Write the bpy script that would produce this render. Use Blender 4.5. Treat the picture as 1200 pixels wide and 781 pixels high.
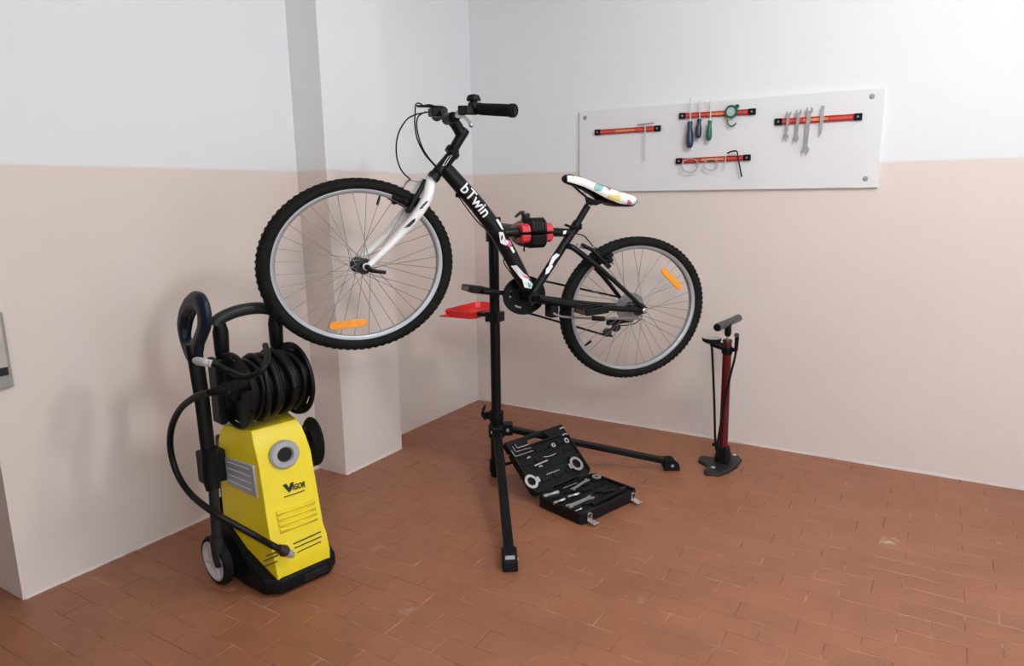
import bpy, bmesh, math, random
from mathutils import Vector, Matrix
random.seed(7)
for o in list(bpy.data.objects): bpy.data.objects.remove(o)
scene = bpy.context.scene
C = scene.collection
R = math.radians
V = Vector

# ------------------------------------------------------------------ camera
W, H, F = 1200, 781, 822.94
YAW, PITCH, ROLL = 0.5493, -0.1968, -0.0154
CAM = V((0, 0, 1.165))
_f = V((-math.sin(YAW)*math.cos(PITCH), math.cos(YAW)*math.cos(PITCH), math.sin(PITCH)))
_r0 = V((math.cos(YAW), math.sin(YAW), 0)); _u0 = _r0.cross(_f)
_r = _r0*math.cos(ROLL) + _u0*math.sin(ROLL)
_u = -_r0*math.sin(ROLL) + _u0*math.cos(ROLL)
cd = bpy.data.cameras.new('camera'); cam = bpy.data.objects.new('camera', cd); C.objects.link(cam)
cd.sensor_fit = 'HORIZONTAL'; cd.sensor_width = 36.0; cd.lens = F/W*36.0; cd.clip_start = .02
m4 = Matrix((_r, _u, -_f)).transposed().to_4x4(); m4.translation = CAM
cam.matrix_world = m4
scene.camera = cam

# ------------------------------------------------------------------ light
world = bpy.data.worlds.new('world'); scene.world = world; world.use_nodes = True
bg = world.node_tree.nodes['Background']; bg.inputs[0].default_value = (.80, .87, 1, 1); bg.inputs[1].default_value = 1.0
def area(name, loc, target, sx, sy, power, col):
    d = bpy.data.lights.new(name, 'AREA'); d.shape = 'RECTANGLE'; d.size = sx; d.size_y = sy; d.energy = power; d.color = col
    o = bpy.data.objects.new(name, d); C.objects.link(o); o.location = loc
    o.rotation_euler = (V(target)-V(loc)).to_track_quat('-Z', 'Y').to_euler()
    return o
def point(name, loc, rad, power, col):
    d = bpy.data.lights.new(name, 'POINT'); d.energy = power; d.color = col; d.shadow_soft_size = rad
    o = bpy.data.objects.new(name, d); C.objects.link(o); o.location = loc; return o
for k in range(3):      # ceiling-mounted tube lamp in three lengths, plus three added fill points
    point('tube_lamp_and_fill', (-.06+.16*k, 1.70, 2.10), .09, 12.8, (.965, .985, 1.0))
    point('tube_lamp_and_fill', (.65+.35*k, -.9, 2.10), .13, 25, (.965, .985, 1.0))  # added fill from behind the camera, brightens faces turned that way
area('garage_door_daylight', (2.55, .6, 1.10), (.2, 2.2, .55), 2.0, 1.7, 34, (.62, .82, 1.0))
vs = scene.view_settings
vs.view_transform = 'Standard'; vs.look = 'None'; vs.exposure = 0.14; vs.gamma = 1.0; vs.use_curve_mapping = False

# ------------------------------------------------------------------ pixel -> point on a known plane
def ray(x, y): return _f + _r*((x-W/2)/F) - _u*((y-H/2)/F)
def on(x, y, P0, n):
    d = ray(x, y); n = V(n); return CAM + d*(((V(P0)-CAM).dot(n))/d.dot(n))
def onz(x, y, z=0): return on(x, y, (0, 0, z), (0, 0, 1))
def ony(x, y, Y): return on(x, y, (0, Y, 0), (0, 1, 0))
def onx(x, y, X): return on(x, y, (X, 0, 0), (1, 0, 0))

# ------------------------------------------------------------------ materials
def lin(c): return tuple((v/12.92 if v <= .04045 else ((v+.055)/1.055)**2.4) for v in c)
def mat(name, col, rough=.5, metal=0., noise=0., nscale=20., bump=0., bscale=60., spec=.5, trans=0.):
    m = bpy.data.materials.new(name); m.use_nodes = True; nt = m.node_tree; b = nt.nodes['Principled BSDF']
    b.inputs['Base Color'].default_value = (*col, 1); b.inputs['Roughness'].default_value = rough
    b.inputs['Metallic'].default_value = metal; b.inputs['Specular IOR Level'].default_value = spec
    if trans: b.inputs['Transmission Weight'].default_value = trans
    g = nt.nodes.new('ShaderNodeNewGeometry')
    if noise:
        n = nt.nodes.new('ShaderNodeTexNoise'); n.inputs['Scale'].default_value = nscale; n.inputs['Detail'].default_value = 4
        nt.links.new(g.outputs['Position'], n.inputs['Vector'])
        r = nt.nodes.new('ShaderNodeMapRange'); r.inputs[1].default_value = .3; r.inputs[2].default_value = .7
        r.inputs[3].default_value = 1-noise; r.inputs[4].default_value = 1+noise
        nt.links.new(n.outputs['Fac'], r.inputs[0])
        mx = nt.nodes.new('ShaderNodeVectorMath'); mx.operation = 'SCALE'; mx.inputs[0].default_value = col
        nt.links.new(r.outputs[0], mx.inputs['Scale']); nt.links.new(mx.outputs[0], b.inputs['Base Color'])
    if bump:
        n2 = nt.nodes.new('ShaderNodeTexNoise'); n2.inputs['Scale'].default_value = bscale; n2.inputs['Detail'].default_value = 3
        nt.links.new(g.outputs['Position'], n2.inputs['Vector'])
        bp_ = nt.nodes.new('ShaderNodeBump'); bp_.inputs['Strength'].default_value = bump; bp_.inputs['Distance'].default_value = .004
        nt.links.new(n2.outputs['Fac'], bp_.inputs['Height']); nt.links.new(bp_.outputs[0], b.inputs['Normal'])
    return m

PAINT_Z = 1.263
def wall_material():
    m = mat('two_tone_wall_paint', (.8, .8, .8), .75, bump=.12, bscale=35, spec=.25); nt = m.node_tree; b = nt.nodes['Principled BSDF']
    g = nt.nodes.new('ShaderNodeNewGeometry'); s = nt.nodes.new('ShaderNodeSeparateXYZ'); nt.links.new(g.outputs['Position'], s.inputs[0])
    n = nt.nodes.new('ShaderNodeTexNoise'); n.inputs['Scale'].default_value = 9; nt.links.new(g.outputs['Position'], n.inputs['Vector'])
    a = nt.nodes.new('ShaderNodeMath'); a.operation = 'MULTIPLY_ADD'; a.inputs[1].default_value = .005; nt.links.new(n.outputs['Fac'], a.inputs[0]); nt.links.new(s.outputs['Z'], a.inputs[2])
    r = nt.nodes.new('ShaderNodeMapRange'); r.inputs[1].default_value = PAINT_Z+.000; r.inputs[2].default_value = PAINT_Z+.008; nt.links.new(a.outputs[0], r.inputs[0])
    n2 = nt.nodes.new('ShaderNodeTexNoise'); n2.inputs['Scale'].default_value = 1.6; n2.inputs['Detail'].default_value = 5; nt.links.new(g.outputs['Position'], n2.inputs['Vector'])
    lo = nt.nodes.new('ShaderNodeMix'); lo.data_type = 'RGBA'
    lo.inputs[6].default_value = (.735, .640, .585, 1); lo.inputs[7].default_value = (.785, .685, .625, 1)
    nt.links.new(n2.outputs['Fac'], lo.inputs[0])
    mx = nt.nodes.new('ShaderNodeMix'); mx.data_type = 'RGBA'; mx.inputs[7].default_value = (.81, .82, .825, 1)
    nt.links.new(r.outputs[0], mx.inputs[0]); nt.links.new(lo.outputs[2], mx.inputs[6]); nt.links.new(mx.outputs[2], b.inputs['Base Color'])
    return m
def tile_material():
    m = mat('terracotta_tile', (.27, .1, .055), .42, bump=.2, bscale=90, spec=.5); nt = m.node_tree; b = nt.nodes['Principled BSDF']
    g = nt.nodes.new('ShaderNodeNewGeometry'); oi = nt.nodes.new('ShaderNodeObjectInfo')
    ad = nt.nodes.new('ShaderNodeMath'); ad.operation = 'ADD'; nt.links.new(oi.outputs['Random'], ad.inputs[0]); nt.links.new(g.outputs['Random Per Island'], ad.inputs[1])
    fr = nt.nodes.new('ShaderNodeMath'); fr.operation = 'FRACT'; nt.links.new(ad.outputs[0], fr.inputs[0])
    c = nt.nodes.new('ShaderNodeValToRGB')
    c.color_ramp.elements[0].color = (.310, .120, .058, 1); c.color_ramp.elements[1].color = (.332, .132, .067, 1)
    nt.links.new(fr.outputs[0], c.inputs[0])
    n = nt.nodes.new('ShaderNodeTexNoise'); n.inputs['Scale'].default_value = 5; n.inputs['Detail'].default_value = 6; n.inputs['Roughness'].default_value = .65
    nt.links.new(g.outputs['Position'], n.inputs['Vector'])
    r = nt.nodes.new('ShaderNodeMapRange'); r.inputs[1].default_value = .3; r.inputs[2].default_value = .72; r.inputs[3].default_value = .88; r.inputs[4].default_value = 1.14
    nt.links.new(n.outputs['Fac'], r.inputs[0])
    sc = nt.nodes.new('ShaderNodeVectorMath'); sc.operation = 'SCALE'; nt.links.new(c.outputs[0], sc.inputs[0]); nt.links.new(r.outputs[0], sc.inputs['Scale'])
    # old paint splashes and pale rub marks on the tiles
    prev = sc.outputs[0]
    for (x, y, rad, amt) in SPLASH:
        P = onz(x, y)
        d = nt.nodes.new('ShaderNodeVectorMath'); d.operation = 'DISTANCE'; d.inputs[1].default_value = P
        n3 = nt.nodes.new('ShaderNodeTexNoise'); n3.inputs['Scale'].default_value = 38; n3.inputs['Detail'].default_value = 4; nt.links.new(g.outputs['Position'], n3.inputs['Vector'])
        nt.links.new(g.outputs['Position'], d.inputs[0])
        k = nt.nodes.new('ShaderNodeMath'); k.operation = 'MULTIPLY_ADD'; k.inputs[1].default_value = rad*3.2; nt.links.new(n3.outputs['Fac'], k.inputs[0]); nt.links.new(d.outputs['Value'], k.inputs[2])
        rr = nt.nodes.new('ShaderNodeMapRange'); rr.inputs[1].default_value = rad*2.35; rr.inputs[2].default_value = rad*1.6; rr.inputs[3].default_value = 0; rr.inputs[4].default_value = amt
        nt.links.new(k.outputs[0], rr.inputs[0])
        mx = nt.nodes.new('ShaderNodeMix'); mx.data_type = 'RGBA'; mx.inputs[7].default_value = (.62, .50, .38, 1)
        nt.links.new(rr.outputs[0], mx.inputs[0]); nt.links.new(prev, mx.inputs[6]); prev = mx.outputs[2]
    nt.links.new(prev, b.inputs['Base Color'])
    return m
def grout_material():
    m = mat('floor_grout', (.4, .2, .13), .9, spec=.1); nt = m.node_tree; b = nt.nodes['Principled BSDF']
    g = nt.nodes.new('ShaderNodeNewGeometry'); n = nt.nodes.new('ShaderNodeTexNoise'); n.inputs['Scale'].default_value = 9; n.inputs['Detail'].default_value = 3
    nt.links.new(g.outputs['Position'], n.inputs['Vector'])
    c = nt.nodes.new('ShaderNodeValToRGB'); c.color_ramp.elements[0].position = .46; c.color_ramp.elements[1].position = .74
    c.color_ramp.elements[0].color = (.25, .105, .063, 1); c.color_ramp.elements[1].color = (.60, .36, .24, 1)
    nt.links.new(n.outputs['Fac'], c.inputs[0]); nt.links.new(c.outputs[0], b.inputs['Base Color'])
    return m
def floral_material():
    m = mat('floral_saddle_print', (.9, .9, .88), .45); nt = m.node_tree; b = nt.nodes['Principled BSDF']
    g = nt.nodes.new('ShaderNodeNewGeometry')
    n = nt.nodes.new('ShaderNodeTexNoise'); n.inputs['Scale'].default_value = 16; n.inputs['Detail'].default_value = 1; nt.links.new(g.outputs['Position'], n.inputs['Vector'])
    ad = nt.nodes.new('ShaderNodeVectorMath'); ad.operation = 'MULTIPLY_ADD'; ad.inputs[1].default_value = (.03, .03, .03); nt.links.new(n.outputs['Color'], ad.inputs[0]); nt.links.new(g.outputs['Position'], ad.inputs[2])
    v = nt.nodes.new('ShaderNodeTexVoronoi'); v.inputs['Scale'].default_value = 42; nt.links.new(ad.outputs[0], v.inputs['Vector'])
    s = nt.nodes.new('ShaderNodeSeparateColor'); nt.links.new(v.outputs['Color'], s.inputs[0])
    c = nt.nodes.new('ShaderNodeValToRGB'); cr = c.color_ramp; cr.interpolation = 'CONSTANT'
    cols = [(0, (.84, .83, .80)), (.30, (.74, .68, .22)), (.42, (.84, .82, .80)), (.62, (.56, .14, .26)), (.72, (.84, .83, .80)), (.82, (.22, .48, .45)), (.88, (.34, .46, .18)), (.94, (.78, .52, .54))]
    cr.elements[0].color = (*cols[0][1], 1); cr.elements[1].position = cols[1][0]; cr.elements[1].color = (*cols[1][1], 1)
    for p, q in cols[2:]:
        e = cr.elements.new(p); e.color = (*q, 1)
    nt.links.new(s.outputs[0], c.inputs[0]); nt.links.new(c.outputs[0], b.inputs['Base Color'])
    return m
SPLASH = [(1042, 635, .035, .75), (1066, 660, .02, .35), (478, 716, .04, .28), (446, 642, .03, .25), (752, 704, .03, .18), (1172, 637, .012, .6)]
M = dict(
    wall=wall_material(), tile=tile_material(), grout=grout_material(), floral=floral_material(),
    greywall=mat('bounce_cutting_grey', (.26, .25, .24), .9, noise=.1, nscale=3, bump=.2, bscale=30, spec=.1),  # dark tone given to the unseen walls to cut their bounced fill
    ceiling=mat('white_ceiling_paint', (.8, .79, .77), .9, spec=.1),
    caulk=mat('pale_wall_skirt_plaster', (.74, .66, .60), .8, noise=.15, nscale=8),
    yellow=mat('yellow_plastic', (.84, .66, .016), .38, noise=.03, nscale=6, bump=.05, bscale=160),
    black=mat('black_plastic', (.006, .006, .0062), .45, spec=.16, noise=.2, nscale=15),
    blackm=mat('black_painted_steel', (.005, .005, .0052), .38, spec=.18, noise=.15, nscale=12),
    frame=mat('satin_black_frame_paint', (.007, .007, .0072), .36, noise=.1, nscale=10, spec=.22),
    rubber=mat('black_rubber', (.008, .008, .0075), .7, spec=.15, noise=.25, nscale=25, bump=.3, bscale=120),
    tyre=mat('tyre_rubber', (.009, .0095, .008), .75, spec=.15, noise=.3, nscale=30, bump=.3, bscale=150),
    navy=mat('dark_navy_plastic', (.008, .014, .026), .42, spec=.3, noise=.2, nscale=12),
    hose=mat('black_hose_rubber', (.007, .007, .007), .45, spec=.22, noise=.2, nscale=20),
    alu=mat('brushed_aluminium', (.60, .60, .60), .38, .85, noise=.1, nscale=30),
    rim=mat('silver_wheel_rim', (.36, .36, .365), .42, .6, noise=.06, nscale=14),
    spoke=mat('steel_spoke', (.26, .25, .24), .4, .6, noise=.1, nscale=20),
    chrome=mat('chrome_tool_steel', (.62, .62, .62), .25, .9, noise=.08, nscale=40),
    steelgrey=mat('matt_grey_tool_steel', (.42, .42, .41), .42, .55, noise=.1, nscale=40),
    whitepaint=mat('white_fork_paint', (.82, .82, .80), .3, noise=.03, nscale=10),
    letter=mat('white_lettering', (.86, .86, .86), .5, noise=.02, nscale=10),
    ink=mat('black_print', (.012, .012, .012), .6, noise=.1, nscale=10),
    orange=mat('amber_reflector', (.90, .33, .015), .22, noise=.08, nscale=90, bump=.4, bscale=250),
    red=mat('red_plastic', (.85, .030, .026), .40, noise=.06, nscale=10),
    redrub=mat('red_rubber_jaw', (.62, .035, .045), .55, noise=.08, nscale=30),
    redbar=mat('red_painted_bar', (.40, .014, .010), .3, noise=.12, nscale=30),
    redhi=mat('coral_bar_strip', (.66, .085, .065), .35, noise=.08, nscale=50),
    orangestrip=mat('orange_bar_label', (.74, .27, .10), .45, noise=.15, nscale=90),
    pumpred=mat('dark_red_lacquer', (.105, .005, .007), .25, noise=.15, nscale=9),
    grey=mat('grey_plastic', (.30, .30, .31), .45, noise=.06, nscale=20),
    silverpl=mat('silver_plastic', (.42, .43, .44), .35, .2, noise=.05, nscale=15),
    lightgrey=mat('pale_grey_plastic', (.55, .55, .55), .5, noise=.05, nscale=15),
    cream=mat('cream_tube_paint', (.62, .58, .50), .4, noise=.06, nscale=15),
    darkgrey=mat('dark_grey_plastic', (.018, .018, .019), .45, spec=.3, noise=.1, nscale=25),
    guntone=mat('gunmetal_grip', (.065, .06, .056), .42, .2, noise=.1, nscale=25),
    board=mat('white_laminate_board', (.78, .78, .77), .32, noise=.015, nscale=4),
    green=mat('green_plastic', (.008, .11, .055), .35, noise=.1, nscale=30),
    bluegrey=mat('navy_screwdriver_plastic', (.022, .034, .070), .35, noise=.15, nscale=30),
    clear=mat('clear_greenish_dial', (.42, .55, .50), .2, noise=.05, nscale=40),
    brass=mat('brass', (.50, .34, .16), .3, .9, noise=.1, nscale=40),
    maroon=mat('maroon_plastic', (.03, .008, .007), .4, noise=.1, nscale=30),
    brown=mat('dull_brown_reflector', (.16, .10, .055), .4, noise=.15, nscale=60),
    boxgrey=mat('grey_green_box_plastic', (.30, .31, .27), .5, noise=.06, nscale=20),
    boxcover=mat('beige_box_cover', (.52, .46, .41), .4, noise=.05, nscale=20),
    casegrey=mat('charcoal_case_plastic', (.008, .008, .0082), .5, spec=.2, noise=.25, nscale=40, bump=.3, bscale=90),
    pink=mat('pink_print', (.62, .10, .22), .5, noise=.1, nscale=30),
    teal=mat('teal_print', (.10, .42, .38), .5, noise=.1, nscale=30),
    window=mat('dark_lens', (.012, .012, .014), .08, noise=.05, nscale=20),
)

# ------------------------------------------------------------------ mesh helpers
def spl(pts, k=6):
    pts = [V(p) for p in pts]; out = []; n = len(pts)
    for i in range(n-1):
        p0 = pts[max(i-1, 0)]; p1 = pts[i]; p2 = pts[i+1]; p3 = pts[min(i+2, n-1)]
        for j in range(k):
            t = j/k
            out.append(.5*((2*p1)+(p2-p0)*t+(2*p0-5*p1+4*p2-p3)*t*t+(3*p1-p0-3*p2+p3)*t**3))
    out.append(pts[-1]); return out
def perp(d):
    d = V(d).normalized(); a = V((0, 0, 1)) if abs(d.z) < .9 else V((1, 0, 0))
    x = d.cross(a).normalized(); return x, d.cross(x).normalized()
class MB:
    def __init__(s): s.v = []; s.f = []
    def add(s, vs_, fs):
        b = len(s.v); s.v += [V(p) for p in vs_]; s.f += [tuple(b+i for i in q) for q in fs]; return s
    def box(s, c, h, ax=((1, 0, 0), (0, 1, 0), (0, 0, 1))):
        c = V(c); a = [V(q) for q in ax]
        P = [c+a[0]*(sx*h[0])+a[1]*(sy*h[1])+a[2]*(sz*h[2]) for sx in (-1, 1) for sy in (-1, 1) for sz in (-1, 1)]
        return s.add(P, [(0, 1, 3, 2), (4, 6, 7, 5), (0, 4, 5, 1), (2, 3, 7, 6), (0, 2, 6, 4), (1, 5, 7, 3)])
    def tube(s, pts, r, n=10, caps=True, flat=1.0):
        pts = [V(p) for p in pts]; N = len(pts); rr = r if isinstance(r, (list, tuple)) else [r]*N
        if len(rr) != N:
            rr = [rr[min(int(i*(len(rr)-1)/(N-1)), len(rr)-2)]*(1-(i*(len(rr)-1)/(N-1) % 1 if i < N-1 else 1)) + rr[min(int(i*(len(rr)-1)/(N-1))+1, len(rr)-1)]*((i*(len(rr)-1)/(N-1)) % 1 if i < N-1 else 1) for i in range(N)]
        vs_ = []; x = None
        for i in range(N):
            d = (pts[min(i+1, N-1)]-pts[max(i-1, 0)]).normalized()
            if x is None: x, y = perp(d)
            else:
                x = (x-d*x.dot(d)).normalized(); y = d.cross(x)
            for j in range(n):
                t = 2*math.pi*j/n; vs_.append(pts[i]+x*(rr[i]*math.cos(t))+y*(rr[i]*flat*math.sin(t)))
        fs = [(i*n+j, i*n+(j+1) % n, (i+1)*n+(j+1) % n, (i+1)*n+j) for i in range(N-1) for j in range(n)]
        if caps: fs += [tuple(range(n-1, -1, -1)), tuple((N-1)*n+j for j in range(n))]
        return s.add(vs_, fs)
    def cyl(s, a, b, r, n=16): return s.tube([a, b], r, n)
    def lathe(s, c, ax, prof, n=24, up=None, sz=1.0):
        # prof: list of (radius, height along axis); sz squeezes the world z extent of a standing ring
        c = V(c); ax = V(ax).normalized(); x, y = perp(ax)
        if up is not None:
            y = (V(up)-ax*V(up).dot(ax)).normalized(); x = y.cross(ax)
        vs_ = [c+ax*h+x*(rad*math.cos(2*math.pi*j/n))+y*(rad*sz*math.sin(2*math.pi*j/n)) for rad, h in prof for j in range(n)]
        fs = [(i*n+j, i*n+(j+1) % n, (i+1)*n+(j+1) % n, (i+1)*n+j) for i in range(len(prof)-1) for j in range(n)]
        if prof[0][0] > 1e-6: fs.append(tuple(range(n-1, -1, -1)))
        if prof[-1][0] > 1e-6: fs.append(tuple((len(prof)-1)*n+j for j in range(n)))
        return s.add(vs_, fs)
    def ring(s, c, ax, R0, prof, n=48, up=(0, 0, 1), sz=1.0, a0=0, a1=2*math.pi):
        # closed profile swept round: prof list of (dr, dh)
        c = V(c); ax = V(ax).normalized(); y = (V(up)-ax*V(up).dot(ax)).normalized(); x = y.cross(ax)
        full = abs(a1-a0-2*math.pi) < 1e-6; m = len(prof); N = n if full else n+1
        vs_ = []
        for j in range(N):
            t = a0+(a1-a0)*j/n; d = x*math.cos(t)+y*(sz*math.sin(t))
            for dr, dh in prof: vs_.append(c+d*(R0+dr)+ax*dh)
        fs = [(j*m+i, j*m+(i+1) % m, ((j+1) % N)*m+(i+1) % m, ((j+1) % N)*m+i) for j in range(n) for i in range(m)]
        if not full: fs += [tuple(range(m-1, -1, -1)), tuple((N-1)*m+i for i in range(m))]
        return s.add(vs_, fs)
    def prism(s, poly, off):
        # poly: list of 3D points (planar), extruded by vector off
        n = len(poly); off = V(off); P = [V(p) for p in poly]
        return s.add(P+[p+off for p in P], [tuple(range(n-1, -1, -1)), tuple(range(n, 2*n))]+[(i, (i+1) % n, n+(i+1) % n, n+i) for i in range(n)])
    def loft(s, rings, caps=True):
        n = len(rings[0]); vs_ = [p for r_ in rings for p in r_]
        fs = [(i*n+j, i*n+(j+1) % n, (i+1)*n+(j+1) % n, (i+1)*n+j) for i in range(len(rings)-1) for j in range(n)]
        if caps: fs += [tuple(range(n-1, -1, -1)), tuple((len(rings)-1)*n+j for j in range(n))]
        return s.add(vs_, fs)
    def sphere(s, c, r, n=12, sc=(1, 1, 1)):
        c = V(c); k = n//2; prof = []
        vs_ = [c+V((0, 0, -r*sc[2]))]
        for i in range(1, k):
            a = -math.pi/2+math.pi*i/k
            for j in range(n):
                t = 2*math.pi*j/n; vs_.append(c+V((r*sc[0]*math.cos(a)*math.cos(t), r*sc[1]*math.cos(a)*math.sin(t), r*sc[2]*math.sin(a))))
        vs_.append(c+V((0, 0, r*sc[2]))); L = len(vs_)-1
        fs = [(0, 1+(j+1) % n, 1+j) for j in range(n)]
        for i in range(k-2):
            for j in range(n): fs.append((1+i*n+j, 1+i*n+(j+1) % n, 1+(i+1)*n+(j+1) % n, 1+(i+1)*n+j))
        fs += [(L, 1+(k-2)*n+j, 1+(k-2)*n+(j+1) % n) for j in range(n)]
        return s.add(vs_, fs)
    def build(s, name, material, parent=None, smooth=True, bevel=0, seg=2, sub=0):
        root = parent; loc = V((0, 0, 0))
        while root is not None: loc += root.location; root = root.parent
        me = bpy.data.meshes.new(name); vs_ = s.v
        o = bpy.data.objects.new(name, me)
        if parent is None:
            zmin = min(p.z for p in vs_); cx = (min(p.x for p in vs_)+max(p.x for p in vs_))/2; cy = (min(p.y for p in vs_)+max(p.y for p in vs_))/2
            loc = V((cx, cy, zmin)); o.location = loc
        me.from_pydata([tuple(p-loc) for p in vs_], [], s.f); me.validate()
        bm = bmesh.new(); bm.from_mesh(me); bmesh.ops.recalc_face_normals(bm, faces=bm.faces); bm.to_mesh(me); bm.free()
        me.materials.append(material if not isinstance(material, str) else M[material])
        C.objects.link(o)
        if parent: o.parent = parent
        if smooth:
            for p in me.polygons: p.use_smooth = True
            bm = bmesh.new(); bm.from_mesh(me)
            for e in bm.edges:
                if len(e.link_faces) == 2 and e.calc_face_angle(0) > R(38): e.smooth = False
            bm.to_mesh(me); bm.free()
        if bevel:
            b = o.modifiers.new('bevel', 'BEVEL'); b.width = bevel; b.segments = seg; b.limit_method = 'ANGLE'; b.angle_limit = R(30)
            b.harden_normals = False
        if sub:
            q = o.modifiers.new('sub', 'SUBSURF'); q.levels = sub; q.render_levels = sub
        return o
def tag(o, label, cat, group=None, kind=None):
    o['label'] = label
    if cat: o['category'] = cat
    if group: o['group'] = group
    if kind: o['kind'] = kind
    return o
def thing(name, loc, label, cat, group=None):
    o = bpy.data.objects.new(name, None); C.objects.link(o); o.location = loc; o.empty_display_size = .05
    return tag(o, label, cat, group)
def struct(mb, name, material, smooth=False, **k):
    o = mb.build(name, material, None, smooth, **k); o['kind'] = 'structure'; return o
def part_label(o, label): o['label'] = label; return o
def text_mb(txt, fn, size=1.0, offset=0.0, shear=0.0, depth=0.0, space=1.0):
    # flat lettering: glyph outlines turned to a mesh and mapped by fn(x, y, z) onto the thing
    cu = bpy.data.curves.new('t', 'FONT'); cu.body = txt; cu.size = size; cu.offset = offset; cu.shear = shear; cu.extrude = depth; cu.align_x = 'CENTER'; cu.align_y = 'CENTER'
    cu.resolution_u = 3; cu.space_character = space
    o = bpy.data.objects.new('t', cu); C.objects.link(o); bpy.context.view_layer.update()
    me = bpy.data.meshes.new_from_object(o.evaluated_get(bpy.context.evaluated_depsgraph_get()))
    bm = bmesh.new(); bm.from_mesh(me); bmesh.ops.triangulate(bm, faces=bm.faces)
    for _ in range(3):      # short edges, so that the letters can bend with the surface
        bmesh.ops.subdivide_edges(bm, edges=[e for e in bm.edges if e.calc_length() > .06*size], cuts=1); bmesh.ops.triangulate(bm, faces=bm.faces)
    bm.to_mesh(me); bm.free()
    mb = MB(); mb.add([fn(v.co.x, v.co.y, v.co.z) for v in me.vertices], [tuple(p.vertices) for p in me.polygons])
    bpy.data.objects.remove(o); bpy.data.curves.remove(cu); bpy.data.meshes.remove(me)
    return mb

# ================================================================== SETTING
XL, YB, XP, Y1, Y2, YE, XR = -2.239, 3.215, -2.0756, 2.024, 2.388, .852, -2.201
ZC = 2.32; X1 = 2.7; Y0 = -2.2; T = .12
struct(MB().box((.25, YB+T/2, ZC/2), (2.6, T/2, ZC/2)), 'wall_back', 'wall')
struct(MB().prism([(XL, YE, 0), (XL, Y1, 0), (XP, Y1, 0), (XP, Y2, 0), (XR, Y2, 0), (XR, YB, 0), (XL-.15, YB, 0), (XL-.15, YE+.15, 0), (XL-1.0, YE+.15, 0), (XL-1.0, YE, 0)][::-1], (0, 0, ZC)), 'wall_left', 'wall')
struct(MB().box((XL-1.0-T/2, (Y0+YE+.15)/2, ZC/2), (T/2, (YE+.15-Y0)/2, ZC/2)), 'wall_far_left', 'greywall')
struct(MB().box(((X1+XL-1)/2, Y0-T/2, ZC/2), ((X1-XL+1)/2+T, T/2, ZC/2)), 'wall_front', 'greywall')
# right-hand wall with the wide door opening the daylight comes through
wr = MB(); wr.box((X1+T/2, (Y0-.45)/2, ZC/2), (T/2, (-.45-Y0)/2, ZC/2)).box((X1+T/2, (1.65+YB)/2, ZC/2), (T/2, (YB-1.65)/2, ZC/2)).box((X1+T/2, .6, (ZC+2.0)/2), (T/2, 1.05, (ZC-2.0)/2))
struct(wr, 'wall_right', 'wall')
struct(MB().box(((X1+XL-1)/2, (Y0+YB)/2, ZC+.05), ((X1-XL+1)/2, (YB-Y0)/2, .05)), 'ceiling', 'ceiling')
# thin ragged plaster bead where the walls meet the tiles
def bead(name, pts, nrm):
    mb = MB(); n = 60; a, b = V(pts[0]), V(pts[1]); nrm = V(nrm); rings = []
    for i in range(n+1):
        p = a.lerp(b, i/n); h = .006+.004*random.random(); w = .003+.003*random.random()
        rings.append([p-nrm*.004, p+nrm*w, p+nrm*w*.6+V((0, 0, h)), p-nrm*.004+V((0, 0, h+.002))])
    mb.loft(rings); return struct(mb, name, 'caulk', True)
bead('trim_1', [(XR, YB, 0), (1.4, YB, 0)], (0, -1, 0))
bead('trim_2', [(XL, YE+.005, 0), (XL, Y1, 0)], (1, 0, 0))
bead('trim_3', [(XP, Y1+.003, 0), (XP, Y2-.003, 0)], (1, 0, 0))

# floor: grout bed and single terracotta tiles laid in running bond
floor = struct(MB().box(((X1+XL-1)/2, (Y0+YB)/2, -.0406), ((X1-XL+1)/2, (YB-Y0)/2, .04)), 'floor', 'grout')
TP, TR, GAP = .157, .0791, .0022
def tile_mesh(i):
    rng = random.Random(i); hx = (TP-GAP)/2; hy = (TR-GAP)/2; c = .0012; mb = MB()
    def rnd(): return rng.uniform(-.0005, .0005)
    b4 = [(-hx, -hy), (hx, -hy), (hx, hy), (-hx, hy)]
    tz = [rng.uniform(-.0003, .0003) for _ in range(4)]
    bot = [V((x+rnd(), y+rnd(), -.004)) for x, y in b4]
    mid = [V((p.x, p.y, -.0007)) for p in bot]
    top = [V((p.x-math.copysign(c, p.x), p.y-math.copysign(c, p.y), tz[k])) for k, p in enumerate(bot)]
    mb.v = bot+mid+top
    for l in (0, 4):
        for k in range(4): mb.f.append((l+k, l+(k+1) % 4, l+4+(k+1) % 4, l+4+k))
    mb.f.append((8, 9, 10, 11)); return mb
def row_phase(k):
    if k <= 4: return -1.195 if k % 2 == 0 else -1.267
    return -.0115 if k % 2 == 0 else -.088
def project(P):
    d = V(P)-CAM; z = d.dot(_f)
    return (W/2+F*d.dot(_r)/z, H/2-F*d.dot(_u)/z, z) if z > .05 else None
tiles = []
for k in range(-12, 26):
    y = 1.345+TR*(k-.5)
    if y-TR/2 > YB-.002 or y < .1: continue
    for j in range(-25, 26):
        x = row_phase(k)+TP*(j+.5)+random.uniform(-.0012, .0012)
        if x < XL-.9 or x > 2.3: continue
        inside = x-TP/2 > XL-.005 or y+TR/2 < YE
        p = project((x, y, 0))
        tiles.append((x, y, p))
lib = []
for i in range(8):
    mb = tile_mesh(i); me = bpy.data.meshes.new('tile'); me.from_pydata([tuple(p) for p in mb.v], [], mb.f); me.materials.append(M['tile']); lib.append(me)
vis = [t for t in tiles if t[2] and -40 < t[2][0] < W+40 and 380 < t[2][1] < H+25]
def blocked(t):   # tiles wholly under walls and pillar
    x, y = t[0], t[1]
    return (x+TP/2 < XL and y > YE) or (x+TP/2 < XP and Y1 < y-TR/2 and y+TR/2 < Y2)
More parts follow.
